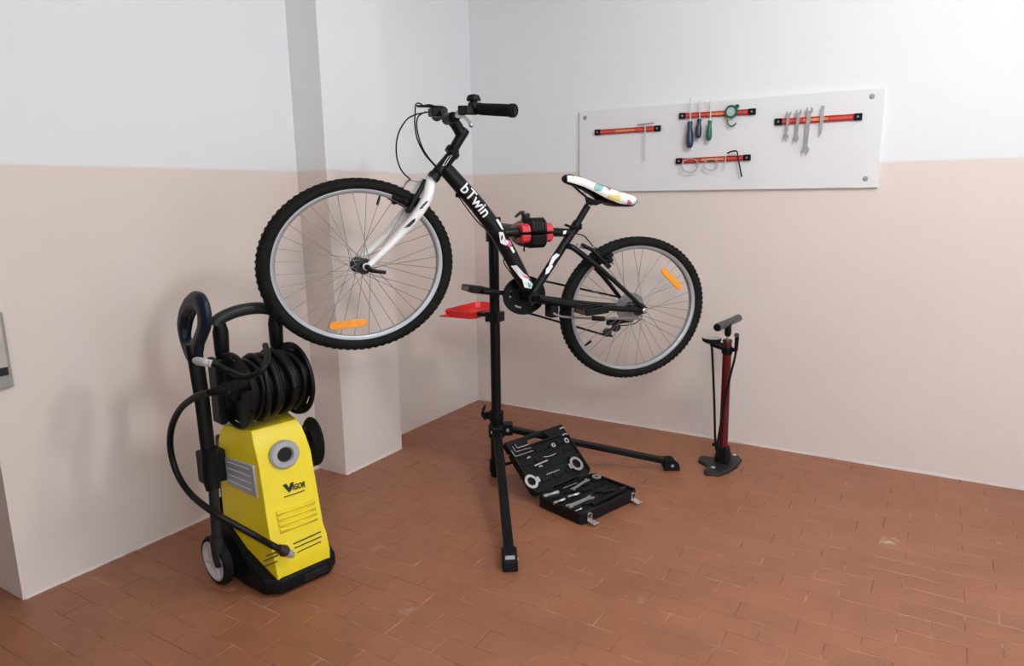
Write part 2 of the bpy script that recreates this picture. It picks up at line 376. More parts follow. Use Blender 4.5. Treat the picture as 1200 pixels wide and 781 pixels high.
vis = [t for t in vis if not blocked(t)]
vis.sort(key=lambda t: t[2][2])
near = vis[:300]; rest = vis[300:]
for t in near:
    i = random.randrange(8); o = bpy.data.objects.new('tile', lib[i]); C.objects.link(o); o.parent = floor
    o.location = V((t[0], t[1], 0))-floor.location
    if random.random() < .5: o.rotation_euler.z = math.pi
mb = MB()
ids = set(id(t) for t in near)
for t in tiles:
    if id(t) in ids or blocked(t): continue
    q = tile_mesh(random.randrange(8)); mb.add([p+V((t[0], t[1], 0)) for p in q.v], q.f)
o = mb.build('tile_field', 'tile', floor, False); o['kind'] = 'stuff'

# ================================================================== BICYCLE
SQ = .8456                                   # standing rings read flatter than wide in the photograph
UP = V((0, 0, 1))
NR = V((math.cos(R(-33.83)), math.sin(R(-33.83)), 0))    # bike plane normal, towards the camera
NF = V((math.cos(R(-27.3)), math.sin(R(-27.3)), -.010)).normalized()
HR = V((-.9934, 2.545, .7191))-NR*.0115     # wheel centres
HF = V((-1.5863, 1.6738, .9435))-NF*.0115
EF = V((-.5567, -.8307, 0)); EF = (EF-NR*EF.dot(NR)).normalized()
def bp(x, y, off=0.): return on(x, y, HR+NR*off, NR)
def fp(x, y, off=0.): return on(x, y, HF+NF*off, NF)
bike = thing('bicycle', V((HR.x*.5+HF.x*.5, HR.y*.5+HF.y*.5, .6)), 'black bicycle with white fork and floral saddle held up in the repair stand', 'bicycle')
RIM = .285
def wheel(name, c, n, refl, valve, phase, tilt=0.):
    c = V(c)
    side = (UP-n*UP.dot(n)).normalized(); e1 = side.cross(n)
    def pt(rad, ang, h=0): return c+(e1*math.cos(ang)+side*(SQ*math.sin(ang)))*rad+n*h
    rimp = [(-.0135, -.009), (-.0135, .009), (-.008, .0125), (.002, .0125), (.004, .0105), (.004, -.0105), (.002, -.0125), (-.008, -.0125)]
    rm = MB().ring(c, n, RIM, rimp, 96, side, SQ).build(name, 'rim', bike)
    # tyre with knobs
    ty = MB(); a = .0222; rc = RIM+.0190
    ty.ring(c, n, rc, [(a*math.cos(t), a*1.02*math.sin(t)) for t in [2*math.pi*i/14 for i in range(14)]], 120, side, SQ)
    K = 84
    for i in range(K):
        t0 = 2*math.pi*i/K
        for (dh, rr, w, l) in ((-.016, .0145, .006, .36), (.016, .0145, .006, .36), (-.0055, .0215, .0045, .45), (.0055, .0215, .0045, .45)):
            tt = t0+(math.pi/K if abs(dh) < .01 else 0); dt = 2*math.pi/K*l/2
            P = []
            for r0 in (rc+rr-.002, rc+rr+.0012):
                for (q, hh) in ((-dt, dh-w), (dt, dh-w), (dt, dh+w), (-dt, dh+w)): P.append(pt(r0, tt+q, hh))
            ty.add(P, [(4, 5, 6, 7), (0, 1, 5, 4), (1, 2, 6, 5), (2, 3, 7, 6), (3, 0, 4, 7)])
    ty.build('tyre', 'tyre', rm)
    fl = .026; fo = .030
    hub = MB(); hub.lathe(c-n*.052, n, [(.006, 0), (.012, .002), (.013, .018), (.026, .0195), (.026, .024), (.015, .028), (.013, .052), (.015, .076), (.026, .080), (.026, .0845), (.013, .086), (.012, .102), (.006, .104)], 20)
    hub.build('hub', 'darkgrey', rm)
    NS = 36
    for i in range(NS):
        sd = 1 if i % 2 else -1; ang = phase+2*math.pi*i/NS; tw = (1 if (i//2) % 2 else -1)*R(62)
        MB().tube([pt(fl*.92, ang+tw, sd*fo), pt(RIM-.012, ang, sd*.003)], .00105, 5).build('spoke', 'spoke', rm)
    vm = MB(); va = valve; vm.tube([pt(RIM-.015, va), pt(RIM-.030, va), pt(RIM-.050, va)], [.003, .0045, .0045], 8); vm.build('valve', 'rubber', rm)
    # wheel reflector clipped between the spokes
    ra, rr_ = refl; rf = MB(); n_ = 12; L = .062; Wd = .0135
    cc = pt(rr_, ra, .016); tg = (pt(rr_, ra+.01)-pt(rr_, ra-.01)).normalized(); rd = (pt(rr_+.01, ra)-pt(rr_-.01, ra)).normalized()
    tg, rd = tg*math.cos(tilt)+rd*math.sin(tilt), rd*math.cos(tilt)-tg*math.sin(tilt)
    ol = [(-L, -.35), (-L*.93, -.75), (-L*.7, -1), (L*.7, -1), (L*.93, -.75), (L, -.35), (L, .35), (L*.93, .75), (L*.7, 1), (-L*.7, 1), (-L*.93, .75), (-L, .35)]
    rf.prism([cc+tg*x+rd*(y*Wd) for x, y in ol], n*.007); part_label(rf.build('reflector', 'orange', rm, False, bevel=.002), 'amber spoke reflector')
    return rm, pt
def ang_of(P, c, n):
    side = (UP-n*UP.dot(n)).normalized(); e1 = side.cross(n); d = P-c
    return math.atan2(d.dot(side)/SQ, d.dot(e1)), math.hypot(d.dot(side)/SQ, d.dot(e1))
fw, fpt = wheel('wheel', HF, NF, ang_of(fp(408, 380, .016), HF, NF), ang_of(fp(444, 234), HF, NF)[0], R(3), R(-13))
rw, rpt = wheel('wheel', HR, NR, ang_of(bp(786.5, 327, .016), HR, NR), ang_of(bp(686, 405), HR, NR)[0], R(2), R(-6))
part_label(fw, 'front wheel lifted high with amber reflector at its bottom'); part_label(rw, 'rear wheel with sprockets and tilted amber reflector')

# frame (one welded piece) -----------------------------------------
HT0, HT1 = bp(533, 178), bp(507, 209)
BB = bp(621, 348)
fr = MB()
fr.tube([HT0, HT0.lerp(HT1, .12), HT0.lerp(HT1, .13), HT0.lerp(HT1, .87), HT0.lerp(HT1, .88), HT1], [.021, .021, .0185, .0185, .021, .021], 18)
DTP = spl([bp(521, 197), bp(541, 219.5), bp(560, 241.5), bp(580, 269), bp(599, 301), bp(618, 338)], 6)
DTR = [.025+.003*math.sin(math.pi*i/(len(DTP)-1)) for i in range(len(DTP))]
fr.tube(DTP, DTR, 20)
fr.tube(spl([bp(588, 274), bp(612, 271.5), bp(640, 271.5), bp(669, 273)], 4), .0152, 14)
SEATTOP = bp(677, 262); fr.tube([SEATTOP, bp(625, 343)], .0155, 16)
fr.cyl(BB-NR*.036, BB+NR*.036, .021, 20)
DRO = {}
for sd in (1, -1):
    d0 = HR+NR*(.064*sd); DRO[sd] = d0
    fr.tube(spl([bp(664, 288, .012*sd), bp(676, 293.5, .036*sd), d0+V((0, 0, .012))+EF*.006+(bp(690, 304, .046*sd)-d0)*.62, d0+V((0, 0, .006))], 6), [.011, .0105, .009, .008], 12)
    fr.tube(spl([bp(625, 350, .020*sd), bp(650, 353.5, .040*sd), d0+(bp(650, 353.5, .040*sd)-d0)*.5+NR*.004*sd-V((0, 0, .004)), d0+EF*.01], 6), [.016, .0165, .012, .009], 12)
    fr.prism([d0+EF*.030+V((0, 0, .004)), d0+V((0, 0, .026))+EF*.006, d0+V((0, 0, .010))-EF*.013, d0-V((0, 0, .012))-EF*.010, d0-V((0, 0, .014))+EF*.02], NR*.005*sd)
fr.tube([bp(676, 293.5, .036), bp(676, 293.5, -.036)], .006, 8)
frame = fr.build('frame', 'frame', bike)
# seat collar, cable bosses
sc_ = MB(); sc_.cyl(SEATTOP+(bp(625, 343)-SEATTOP)*-.01, SEATTOP+(bp(625, 343)-SEATTOP)*.10, .0185, 16).tube([bp(662, 263.5, .02), bp(669, 266, .022), bp(679, 267, .022)], .0045, 8); sc_.sphere(bp(680, 267, .02), .008, 8)
sc_.build('seat_clamp', 'blackm', frame)
bs = MB().box(bp(537, 229, .004), (.006, .008, .007)); bs.build('cable_guide', 'blackm', frame)
hb = MB()
axh = (HT0-HT1).normalized()
def head_pt(t, ang, rad=.0191):
    y = NR; x = axh.cross(y); return HT1+axh*t+(y*math.cos(ang)+x*math.sin(ang))*rad
L_ = (HT0-HT1).length
bd = [head_pt(L_*t, R(a_)) for t, a_ in ((.42, -18), (.74, -30), (.82, -14), (.50, 2), (.42, -18))]
MB().tube(bd, .0011, 6).build('head_badge', 'letter', frame)

# lettering on the down tube, wrapped round the near side
def along(path, s):
    acc = 0
    for i in range(len(path)-1):
        d = (path[i+1]-path[i]).length
        if acc+d >= s or i == len(path)-2:
            t = (s-acc)/d; return path[i].lerp(path[i+1], t), (path[i+1]-path[i]).normalized()
        acc += d
LT = sum((DTP[i+1]-DTP[i]).length for i in range(len(DTP)-1))
def near_s(P):
    best = min(range(400), key=lambda k: (along(DTP, LT*k/400)[0]-P).length); return LT*best/400
S_MID = near_s(bp(554, 234.5))
S_A, S_B = near_s(bp(541, 219)), near_s(bp(567, 250))
def on_tube(s, w, lift=.0012, rad=.0285):
    p, d = along(DTP, max(.001, min(s, LT-.001))); v_ = NR; b_ = v_.cross(d).normalized()
    if b_.z < 0: b_ = -b_
    a_ = w/rad; return p+(v_*math.cos(a_)+b_*math.sin(a_))*(rad+lift)
span = (S_B-S_A)*1.06
t0 = text_mb('bTwin', lambda x, y, z: V((x, y, z)), 1.0, .016)
xs = [v.x for v in t0.v]; ys = [v.y for v in t0.v]; x0, x1, y0, y1 = min(xs), max(xs), min(ys), max(ys)
# refine long edges so that the letters follow the tube
t1 = MB(); t1.add([on_tube(S_A-.03*span+(v.x-x0)/(x1-x0)*span, ((v.y-y0)/(y1-y0)-.5)*.038, .0016) for v in t0.v], t0.f)
part_label(t1.build('lettering', 'letter', frame, False), 'white bTwin lettering on the down tube')
def decal(name, pts, m_, rad=.0285, lift=.001):
    mb = MB(); P = [on_tube(S_, w_, lift, rad) for S_, w_ in pts]; mb.add(P+[p+NR*.0006 for p in P], [tuple(range(len(P))), tuple(range(len(P), 2*len(P)))])
    return mb.build(name, m_, frame, False)
def dpx(x, y):  # pixel -> tube coordinates (length, offset across)
    P = bp(x, y, .026); s = near_s(P-NR*.026); p, d = along(DTP, s); b_ = NR.cross(d).normalized()
    if b_.z < 0: b_ = -b_
    w = (P-p).dot(b_); return (s, .0285*math.asin(max(-.97, min(.97, w/.0285))))
for pts, m_ in (([(581, 258), (585, 257), (588, 262), (590, 270), (587, 268), (584, 263)], 'letter'),
                ([(584, 272), (589, 272), (592, 281), (596, 284), (593, 288), (587, 285)], 'letter'),
                ([(590, 280), (598, 282), (600, 287), (597, 290), (593, 287)], 'pink'),
                ([(597, 290), (600, 289), (603, 295), (601, 297)], 'letter'),
                ([(600, 312), (605, 311), (613, 320), (620, 326), (618, 332), (610, 326)], 'letter'),
                ([(609, 318), (617, 322), (621, 328), (615, 325)], 'pink'),
                ([(612, 328), (619, 328), (624, 333), (622, 339), (615, 337)], 'letter'),
                ([(618, 331), (622, 332), (622, 337), (619, 337)], 'teal')):
    decal('floral_decal', [dpx(*p) for p in pts], m_)
sdd = MB()
for pts in ([(647, 301), (652, 297), (656, 299), (650, 305), (646, 312), (643, 311)], [(640, 315), (645, 310), (648, 312), (643, 320), (639, 322)], [(660, 271), (664, 270), (663, 274), (660, 275)]):
    P = [bp(x, y, .0165) for x, y in pts]; MB().prism(P, NR*.001).build('seat_tube_decal', 'letter', frame, False)

# fork ---------------------------------------------------------------
fk = MB()
crown = fp(505, 211)
fk.tube([fp(509, 206), crown, fp(502, 217)], [.019, .021, .019], 14)
for sd, pts in ((1, [(504, 212), (503, 221), (499, 235), (486, 255), (462, 282), (431, 312.5)]), (-1, None)):
    if pts:
        offs = [.018, .040, .050, .052, .052, .053]; near_leg = [fp(x, y, o_) for (x, y), o_ in zip(pts, offs)]; leg = near_leg
    else: leg = [p-NF*(2*(p-HF).dot(NF)) for p in near_leg]
    fk.tube(spl(leg, 6), [.018, .0185, .0185, .017, .013, .0095], 14)
    ax_ = HF+NF*(.053*sd); fk.tube([leg[-1], ax_+V((0, 0, .003))], [.0095, .008], 10); fk.lathe(ax_-NF*.004, NF, [(.012, 0), (.012, .008)], 16)
fork = fk.build('fork', 'whitepaint', bike); part_label(fork, 'white fork blades')
dk = MB()
for k in range(4):
    y_ = 241+k*2.3; P = [fp(488+9.5-k*2.0, y_-4, .0705), fp(488+12.5-k*2.0, y_-1.5-4, .069), fp(488+14-k*2.0, y_-.3-4, .069), fp(488+11-k*2.0, y_+1.4-4, .0705)]
    MB().prism(P, NF*.001).build('fork_decal', 'ink', fork, False)
P = [fp(x, y, .0700) for x, y in ((483, 258), (487, 256), (486, 260), (480, 266), (474, 267))]; MB().prism(P, NF*.001).build('fork_decal', 'ink', fork, False)
qr = MB(); qa = HF+NF*.060; qr.cyl(HF-NF*.066, HF+NF*.068, .0085, 12)
qr.tube(spl([qa+NF*.004, fp(437, 317.5, .070), fp(452, 319.5, .074)], 5), [.008, .0075, .006, .0055], 10)
qr.build('quick_release', 'black', fork)

# stem and handlebar ---------------------------------------------------
st = MB()
KQ = bp(527.5, 139)
st.tube([bp(528, 180), bp(531, 175), bp(532, 173)], [.023, .023, .019], 16)
st.tube(spl([bp(531, 176), bp(536, 167), bp(541.5, 157.5), bp(545.5, 152)], 5), [.0165, .0165, .018, .016], 14)
st.tube(spl([bp(541, 159), bp(536, 149), bp(531, 142), KQ], 5), [.019, .019, .019, .0195], 14)
st.cyl(KQ-NF*.024, KQ+NF*.024, .0195, 16)
st.build('stem', 'blackm', bike)
hp_ = [(0, 527.5, 138.5), (.035, 534, 138), (.075, 544, 130.5), (.105, 553, 128), (.15, 563, 128), (.27, 603, 129.8)]
NH = on(603, 129.8, KQ+NF*.27, NF)
bar = [on(x, y, KQ+NF*o_, NF) for o_, x, y in hp_]
def mir(p): return p-NF*(2*(p-KQ).dot(NF))+UP*(.12*abs((p-KQ).dot(NF)))
full = [mir(p) for p in bar[::-1]][:-1]+bar
hbm = MB().tube(spl(full, 4), .0112, 12); hbar = hbm.build('handlebar', 'blackm', bike)
for f_ in (lambda p: p, mir):
    a, b = f_(bar[-2]), f_(bar[-1]); ax_ = (b-a).normalized(); L = (b-a).length
    gp = MB().lathe(a-ax_*.002, ax_, [(.0135, 0), (.018, .003), (.0185, L*.5), (.0185, L-.014), (.0205, L-.012), (.0205, L), (.019, L+.003)], 20); g_ = gp.build('grip', 'rubber', hbar)
    MB().lathe(b+ax_*.001, ax_, [(.0135, 0), (.0135, .004)], 16).build('grip_plug', 'blackm', g_)
    # lever clamp, shifter pod and brake lever
    p0 = f_(bar[3]); p1 = f_(bar[4]); ax2 = (p1-p0).normalized(); dn = V((0, 0, -1)); fwd = EF
    pod = MB().tube([p0-ax2*.012, p0+ax2*.05], .0165, 12)
    pod.box(p0+ax2*.012+fwd*.022+dn*.004, (.024, .020, .014), (ax2, fwd, UP)); pod.box(p0+ax2*.028+UP*.010+fwd*.006, (.016, .016, .010), (ax2, fwd, UP))
    pod.build('shifter_pod', 'black', hbar, False, bevel=.004, seg=2)
    lv = MB()
    if f_ is mir:
        lv.tube(spl([on(516, 129, KQ-NF*.12, NF), on(505, 124.5, KQ-NF*.14, NF), on(497, 124.5, KQ-NF*.17, NF), on(489.5, 124.5, KQ-NF*.20, NF)], 4), [.011, .011, .008, .007], 10, flat=.6); lv.build('brake_lever', 'black', hbar); continue
    base = p0+fwd*.035+dn*.008-ax2*.02
    lv.tube(spl([base, base+ax2*.018+fwd*.012+dn*.016, base+ax2*.055+fwd*.012+dn*.018, base+ax2*.085+fwd*.010+dn*.040], 5), [.0075, .007, .0065, .006], 10, flat=.7)
    lv.sphere(base+ax2*.085+fwd*.010+dn*.040, .0085, 10); part_label(lv.build('brake_lever', 'alu', hbar), 'silver brake lever')
be = bar[3]+NF*.012
bl = MB().lathe(be+UP*.010, UP, [(.012, 0), (.012, .012), (.021, .014), (.0225, .020), (.018, .030), (.006, .034)], 18); bl.box(be+UP*.028-EF*.016, (.005, .007, .004)); bl.build('bell', 'black', hbar)

# saddle and post --------------------------------------------------------
po = MB().tube([bp(673, 268), bp(690, 239)], .0128, 14); sp = po.build('seat_post', 'blackm', bike)
MB().lathe(bp(688.5, 241.5), (bp(690, 239)-bp(673, 268)).normalized(), [(.0135, 0), (.0135, .006)], 14).build('post_ring', 'alu', sp)
SADT = [(659.5, 207.5, .010), (662, 205, .017), (668, 204, .022), (680, 207, .026), (692, 212.5, .034), (704, 217.5, .050), (716, 222, .066), (727, 226, .074), (733, 228.5, .072), (737, 232, .056)]
SADB = [(659.5, 211.5), (662, 213.5), (668, 215.5), (680, 219.5), (692, 226), (704, 234), (716, 239.5), (727, 241), (733, 241), (737, 239)]
def saddle_ring(i, sc=1.0, add=0.0, a0=-62, a1=242, n=22):
    x, y, hw = SADT[i]; T_ = bp(x, y); B_ = bp(*SADB[i]); mid = B_.lerp(T_, .42); hgt = (T_-mid)
    out = []
    for k in range(n+1):
        t = R(a0+(a1-a0)*k/n); out.append(mid+NR*((hw+add)*math.copysign(abs(math.cos(t))**.75, math.cos(t)))+hgt*((math.copysign(abs(math.sin(t))**.8, math.sin(t)))*(1+add*6)))
    return out
sb = MB().loft([saddle_ring(i) for i in range(len(SADT))]); sad = sb.build('saddle', 'black', bike)
for (a0, a1) in ((-34, 46), (134, 214)):
    mb = MB(); rings = [saddle_ring(i, 1, .0016, a0 if 0 < i < 9 else a0, a1, 8) for i in range(1, 9)]
    n = 9; mb.v = [p for r_ in rings for p in r_]; mb.f = [(i*n+j, i*n+j+1, (i+1)*n+j+1, (i+1)*n+j) for i in range(len(rings)-1) for j in range(n-1)]
    part_label(mb.build('saddle_panel', 'floral', sad), 'white floral patterned flank panel')
sr = MB()
for sd in (1, -1):
    sr.tube(spl([bp(668, 214, .008*sd), bp(681, 226, .020*sd), bp(692, 234, .022*sd), bp(706, 236, .024*sd), bp(722, 237, .03*sd)], 5), .0042, 8)
sr.build('saddle_rail', 'blackm', sad)
cl = MB().loft([[bp(685, 229, o) for o in (-.028, .028)]+[bp(706, 238, o) for o in (.028, -.028)], [bp(687, 240, o) for o in (-.022, .022)]+[bp(699, 241, o) for o in (.022, -.022)]])
cl.build('saddle_clamp', 'black', sad, False, bevel=.004)

# cranks, chainring, pedals -----------------------------------------------
CR = BB-NR*.050
ck = MB().cyl(BB-NR*.062, BB+NR*.062, .0095, 14)
crk = ck.build('crankset', 'blackm', bike)
cg = MB(); rr = [.016, .034, .052, .060, .072, .079, .083]; n = 60; Z = SQ
sd_ = UP; e_ = sd_.cross(NR)
for i in range(len(rr)-1):
    for j in range(n):
        if i == 2 and (j % 12) in (2, 3, 4, 5, 6): continue
        P = [CR+(e_*math.cos(2*math.pi*q/n)+sd_*(Z*math.sin(2*math.pi*q/n)))*r_ for r_, q in ((rr[i], j), (rr[i+1], j), (rr[i+1], j+1), (rr[i], j+1))]
        cg.add(P+[p+NR*.003 for p in P], [(0, 1, 2, 3), (7, 6, 5, 4), (0, 4, 5, 1), (2, 6, 7, 3), (1, 5, 6, 2), (0, 3, 7, 4)])
cg.ring(CR+NR*.004, NR, .081, [(-.002, -.002), (.004, -.004), (.004, .004), (-.002, .003)], 60, UP, SQ)
cg.build('chain_guard', 'black', crk)
ct = MB(); 
for j in range(38):
    a_ = 2*math.pi*j/38; d = e_*math.cos(a_)+sd_*(SQ*math.sin(a_)); q = e_*math.cos(a_+.05)+sd_*(SQ*math.sin(a_+.05)); q0 = e_*math.cos(a_-.05)+sd_*(SQ*math.sin(a_-.05))
    ct.prism([CR-NR*.007+q0*.068, CR-NR*.007+q*.068, CR-NR*.007+d*.078], NR*.0025)
ct.ring(CR-NR*.006, NR, .062, [(-.006, -.001), (.009, -.001), (.009, .0015), (-.006, .0015)], 60, UP, SQ); ct.build('chainring', 'spoke', crk)
# near (left) crank to the rear, far (right) crank to the front
for sd, tip, pl in ((1, (684, 360.5), None), (-1, (566, 341.5), None)):
    o_ = .068*sd; a = BB+NR*o_; b = bp(tip[0], tip[1], .078*sd)
    arm = MB().tube([a, a.lerp(b, .3), a.lerp(b, .8), b], [.0165, .012, .0105, .012], 12, flat=.75); arm.build('crank_arm', 'blackm', crk)
    dirc = (b-a).normalized(); c_ = b+NR*(.055*sd); pd = MB(); pd.cyl(b, b+NR*(.10*sd), .006, 10)
    tl = (EF*.9+UP*.16) if sd < 0 else (EF*1+UP*-.05); tl = tl.normalized(); w_ = NR.cross(tl)
    for q in (1, -1):
        pd.box(c_+tl*(.040*q), (.006, .044, .011), (tl, NR, w_))
    for q in (1, 0, -1): pd.box(c_+NR*(.040*q), (.040, .005, .012), (tl, NR, w_))
    po_ = pd.build('pedal', 'black', crk, False, bevel=.002)
    for q in (1, -1): MB().box(c_+tl*(.0468*q), (.001, .030, .0075), (tl, NR, w_)).build('pedal_reflector', 'brown', po_, False)

# chain, cassette, derailleur -------------------------------------------
cas = MB(); c0 = HR-NR*.056
for i in range(6):
    rad = .022+.0055*i; h = i*.0045
    cas.ring(c0+NR*h, NR, rad, [(-.010, 0), (.0, 0), (.0, .0018), (-.010, .0018)], 48, UP, SQ)
    for j in range(int(14+i*3)):
        a_ = 2*math.pi*j/int(14+i*3); d = e_*math.cos(a_)+sd_*(SQ*math.sin(a_)); q = e_*math.cos(a_+.07)+sd_*(SQ*math.sin(a_+.07)); q0 = e_*math.cos(a_-.07)+sd_*(SQ*math.sin(a_-.07))
        cas.prism([c0+NR*h+q0*rad*.98, c0+NR*h+q*rad*.98, c0+NR*h+d*(rad+.004)], NR*.0016)
cas.lathe(c0-NR*.004, NR, [(.015, 0), (.015, .030)], 20, UP, SQ)
cass = cas.build('cassette', 'steelgrey', bike)
MB().ring(HR-NR*.026, NR, .030, [(-.004, 0), (.034, -.003), (.036, 0), (-.004, .002)], 48, UP, SQ).build('spoke_protector', 'spoke', cass)
CH = []
chz = CR-NR*.006
for k in range(13):
    a_ = R(78+k*(206/12)); CH.append(chz+(e_*math.cos(a_)+sd_*(SQ*math.sin(a_)))*.079)
e_dir = 1 if e_.dot(EF) > 0 else -1
CH = [chz+(EF*math.cos(R(a_))+sd_*(SQ*math.sin(R(a_))))*.078 for a_ in range(96, -97, -12)]
topc = c0+NR*.014+(UP*SQ)*.036+EF*.004; low1 = on(709, 393, c0, NR); low2 = on(722, 386, c0, NR)
path = [topc, topc.lerp(CH[0], .5)]+CH+[CH[-1].lerp(low1, .5), low1, on(717, 394, c0, NR)]
ch = MB()
L = 0; pts = []
for i in range(len(path)-1):
    d = (path[i+1]-path[i]).length; k = max(1, int(d/.0127))
    pts += [path[i].lerp(path[i+1], j/k) for j in range(k)]
pts.append(path[-1])
for i in range(len(pts)-1):
    a, b = pts[i], pts[i+1]; d = (b-a).normalized(); w = .0033 if i % 2 else .0022; pn = NR.cross(d).normalized()
    ch.box((a+b)/2, ((b-a).length/2+.002, .004, w), (d, pn, NR))
ch.build('chain', 'blackm', bike, False)
dr = MB()
dh = HR-NR*.064-UP*.006
dr.tube(spl([dh, on(737, 374, c0, NR)-NR*.012, on(722, 379, c0, NR)-NR*.012], 4), .010, 10)
dr.box(on(718, 377, c0, NR)-NR*.006, (.020, .010, .014), (EF, NR, UP)); dr.box(on(736, 376.5, c0, NR)-NR*.004, (.022, .008, .006), (EF, NR, UP))
dr.tube([on(722, 382, c0, NR), on(712, 390, c0, NR)], .007, 8)
der = dr.build('rear_derailleur', 'blackm', bike)
for x, y in ((722, 384), (711.5, 390)):
    MB().lathe(on(x, y, c0, NR)-NR*.006, NR, [(.006, 0), (.019, .002), (.021, .006), (.019, .010), (.006, .012)], 16, UP, SQ).build('jockey_wheel', 'darkgrey', der)
MB().lathe(HR+NR*.066, NR, [(.011, 0), (.011, .008), (.006, .010), (.006, .016)], 8).build('axle_nut', 'chrome', rw)

# folded kickstand along the near chainstay
ks = MB(); ks.box(bp(646.5, 364, .030), (.015, .018, .020), (EF, NR, UP)); ks.tube(spl([bp(648, 367, .052), bp(660, 371.5, .06), bp(700, 373.5, .075), bp(752, 373.5, .085)], 4), .0042, 8)
kst = ks.build('kickstand', 'spoke', bike); MB().box(bp(646.5, 364, .032), (.017, .022, .0235), (EF, NR, UP)).build('kickstand_mount', 'black', kst, False, bevel=.003)
MB().tube([bp(694, 373, .074), bp(708, 374, .077)], .009, 8).build('rubber_foot', 'rubber', kst)

# brakes -----------------------------------------------------------------
fb = MB()
for sd in (1, -1):
    q = .044*sd
    fb.tube([fp(478, 248, q), fp(484, 237, q*1.05), fp(493, 222, q*.9), fp(497.5, 211.5, q*.55)], [.010, .0085, .0075, .007], 10)
    fb.cyl(fp(478, 247, .030*sd), fp(478, 247, .062*sd), .0095, 10)
fbr = fb.build('front_brake', 'blackm', bike)
for sd in (1, -1):
    pd = MB(); a_, rr_ = ang_of(fp(464, 243.5), HF, NF)
    ar = [HF+(fpt(RIM-.006, a_+t, .019*sd)-HF) for t in (-.13, -.05, .05, .13)]
    pd.tube(ar, [.008, .0095, .0095, .008], 10); pd.cyl(fpt(RIM-.006, a_, .014*sd), fpt(RIM-.006, a_, .044*sd), .006, 10); pd.sphere(fpt(RIM-.008, a_, .046*sd), .0115, 10)
    pd.build('brake_pad', 'rubber', fbr)
ln = MB().tube(spl([fp(472, 221, -.02), fp(476, 214, -.012), fp(481, 210.5, 0), fp(488, 212, .008), fp(496, 212.5, .02)], 4), .0036, 8); ln.build('brake_noodle', 'alu', fbr)
rb = MB()
for sd in (1, -1):
    q = .046*sd
    rb.tube([bp(714, 313, q), bp(706, 305, q*1.05), bp(694, 293, q*.85), bp(682, 287, q*.5)], [.010, .0085, .0075, .007], 10)
    rb.cyl(bp(712, 311, .030*sd), bp(712, 311, .066*sd), .010, 10)
rbr = rb.build('rear_brake', 'blackm', bike)
for sd in (1, -1):
    pd = MB(); a_, rr_ = ang_of(bp(709, 308), HR, NR)
    pd.tube([rpt(RIM-.006, a_+t, .019*sd) for t in (-.13, -.05, .05, .13)], [.008, .0095, .0095, .008], 10); pd.cyl(rpt(RIM-.006, a_, .014*sd), rpt(RIM-.006, a_, .05*sd), .006, 10); pd.sphere(rpt(RIM-.010, a_, .052*sd), .012, 10)
    pd.build('brake_pad', 'rubber', rbr)
MB().tube(spl([bp(680, 290, .03), bp(688, 291, .01), bp(695, 290, .0), bp(700, 291, -.02)], 4), .0036, 8).build('brake_noodle', 'alu', rbr)
MB().tube([bp(676.5, 288, .05), bp(676.5, 285, .05)], .006, 8).build('brake_bolt', 'chrome', rbr)

# cables -----------------------------------------------------------------
def fh(x, y, o): return on(x, y, KQ+NF*o, NF)
cab = [
    ([fh(505, 131, -.10), fh(499, 132, -.12), fh(487, 134.5, -.10), fh(476, 141, -.07), fh(466.5, 158, -.04), fh(464.5, 180, -.02), fh(470, 199, 0), fp(481, 210.5, 0)], .0025),
    ([fh(496, 124, -.16), fh(491, 121, -.16), fh(487.2, 123, -.15), fh(486.5, 132, -.13), fh(486, 145, -.10), fh(489, 163, -.06), fh(498, 181, -.03), bp(510, 195, .022), bp(515, 203, .026)], .0025),
    ([fh(499, 131, -.10), fh(490, 137, -.09), fh(488.5, 150, -.07), fh(494, 171, -.045), fh(503, 186, -.02), bp(512, 196, .024), bp(520, 208, .026)], .0025),
    ([bp(537, 230, .016), bp(553, 252, .020), bp(566, 266, .026), bp(578, 272, .026), bp(600, 274.5, .018), bp(640, 276.5, .014), bp(662, 277, .015)], .0022),
    ([bp(600, 300, .026), bp(590, 306, .01), bp(600, 322, .02), bp(612, 339, .026)], .0022),
    ([bp(674, 274, .02), bp(684, 276.5, .02), bp(691, 284, .01), bp(697, 291, 0), bp(710, 301, .03), bp(719, 310, .055)], .0022),
    ([on(722, 382, c0, NR), on(742, 380, c0, NR), on(752, 372, c0, NR), on(744, 366, c0, NR)], .0022),
]
for pts, r_ in cab: MB().tube(spl(pts, 6), r_, 7).build('cable', 'black', bike)

# ================================================================== REPAIR STAND
PX, PY = -1.514, 2.339
def pole(px_, py_): return ony(px_, py_, PY)
std = thing('repair_stand', (PX, PY, 0), 'black two-legged bicycle repair stand with red clamp pads', 'repair stand')
zc = pole(583, 485).z; ztop = pole(583, 262).z
up = MB().tube([(PX, PY, zc-.05), (PX+.004, PY, ztop+.01)], .0205, 20); up.build('upper_tube', 'blackm', std)
lo = MB().tube([(PX, PY, 0.0), (PX, PY, .012), (PX, PY, .013), (PX, PY, zc)], [.029, .029, .026, .026], 20); lo.build('lower_tube', 'blackm', std)
co = MB().tube([(PX, PY, zc-.03), (PX, PY, zc+.012)], .0305, 20); co.box((PX-.034, PY-.010, zc-.01), (.014, .012, .014)); co.build('height_collar', 'black', std, False, bevel=.003)
lev = MB().tube(spl([pole(573, 490)-V((0, .02, 0)), pole(568.5, 484)-V((0, .02, 0)), pole(571.5, 474)-V((0, .02, 0))], 4), [.010, .0085, .007], 8, flat=.6); lev.build('quick_lever', 'black', std)
hz = pole(583, 503).z
hubm = MB().tube([(PX, PY, hz-.035), (PX, PY, hz+.022)], .034, 20)
F1 = onz(597, 652, .03); F2 = onz(783, 541, .035)
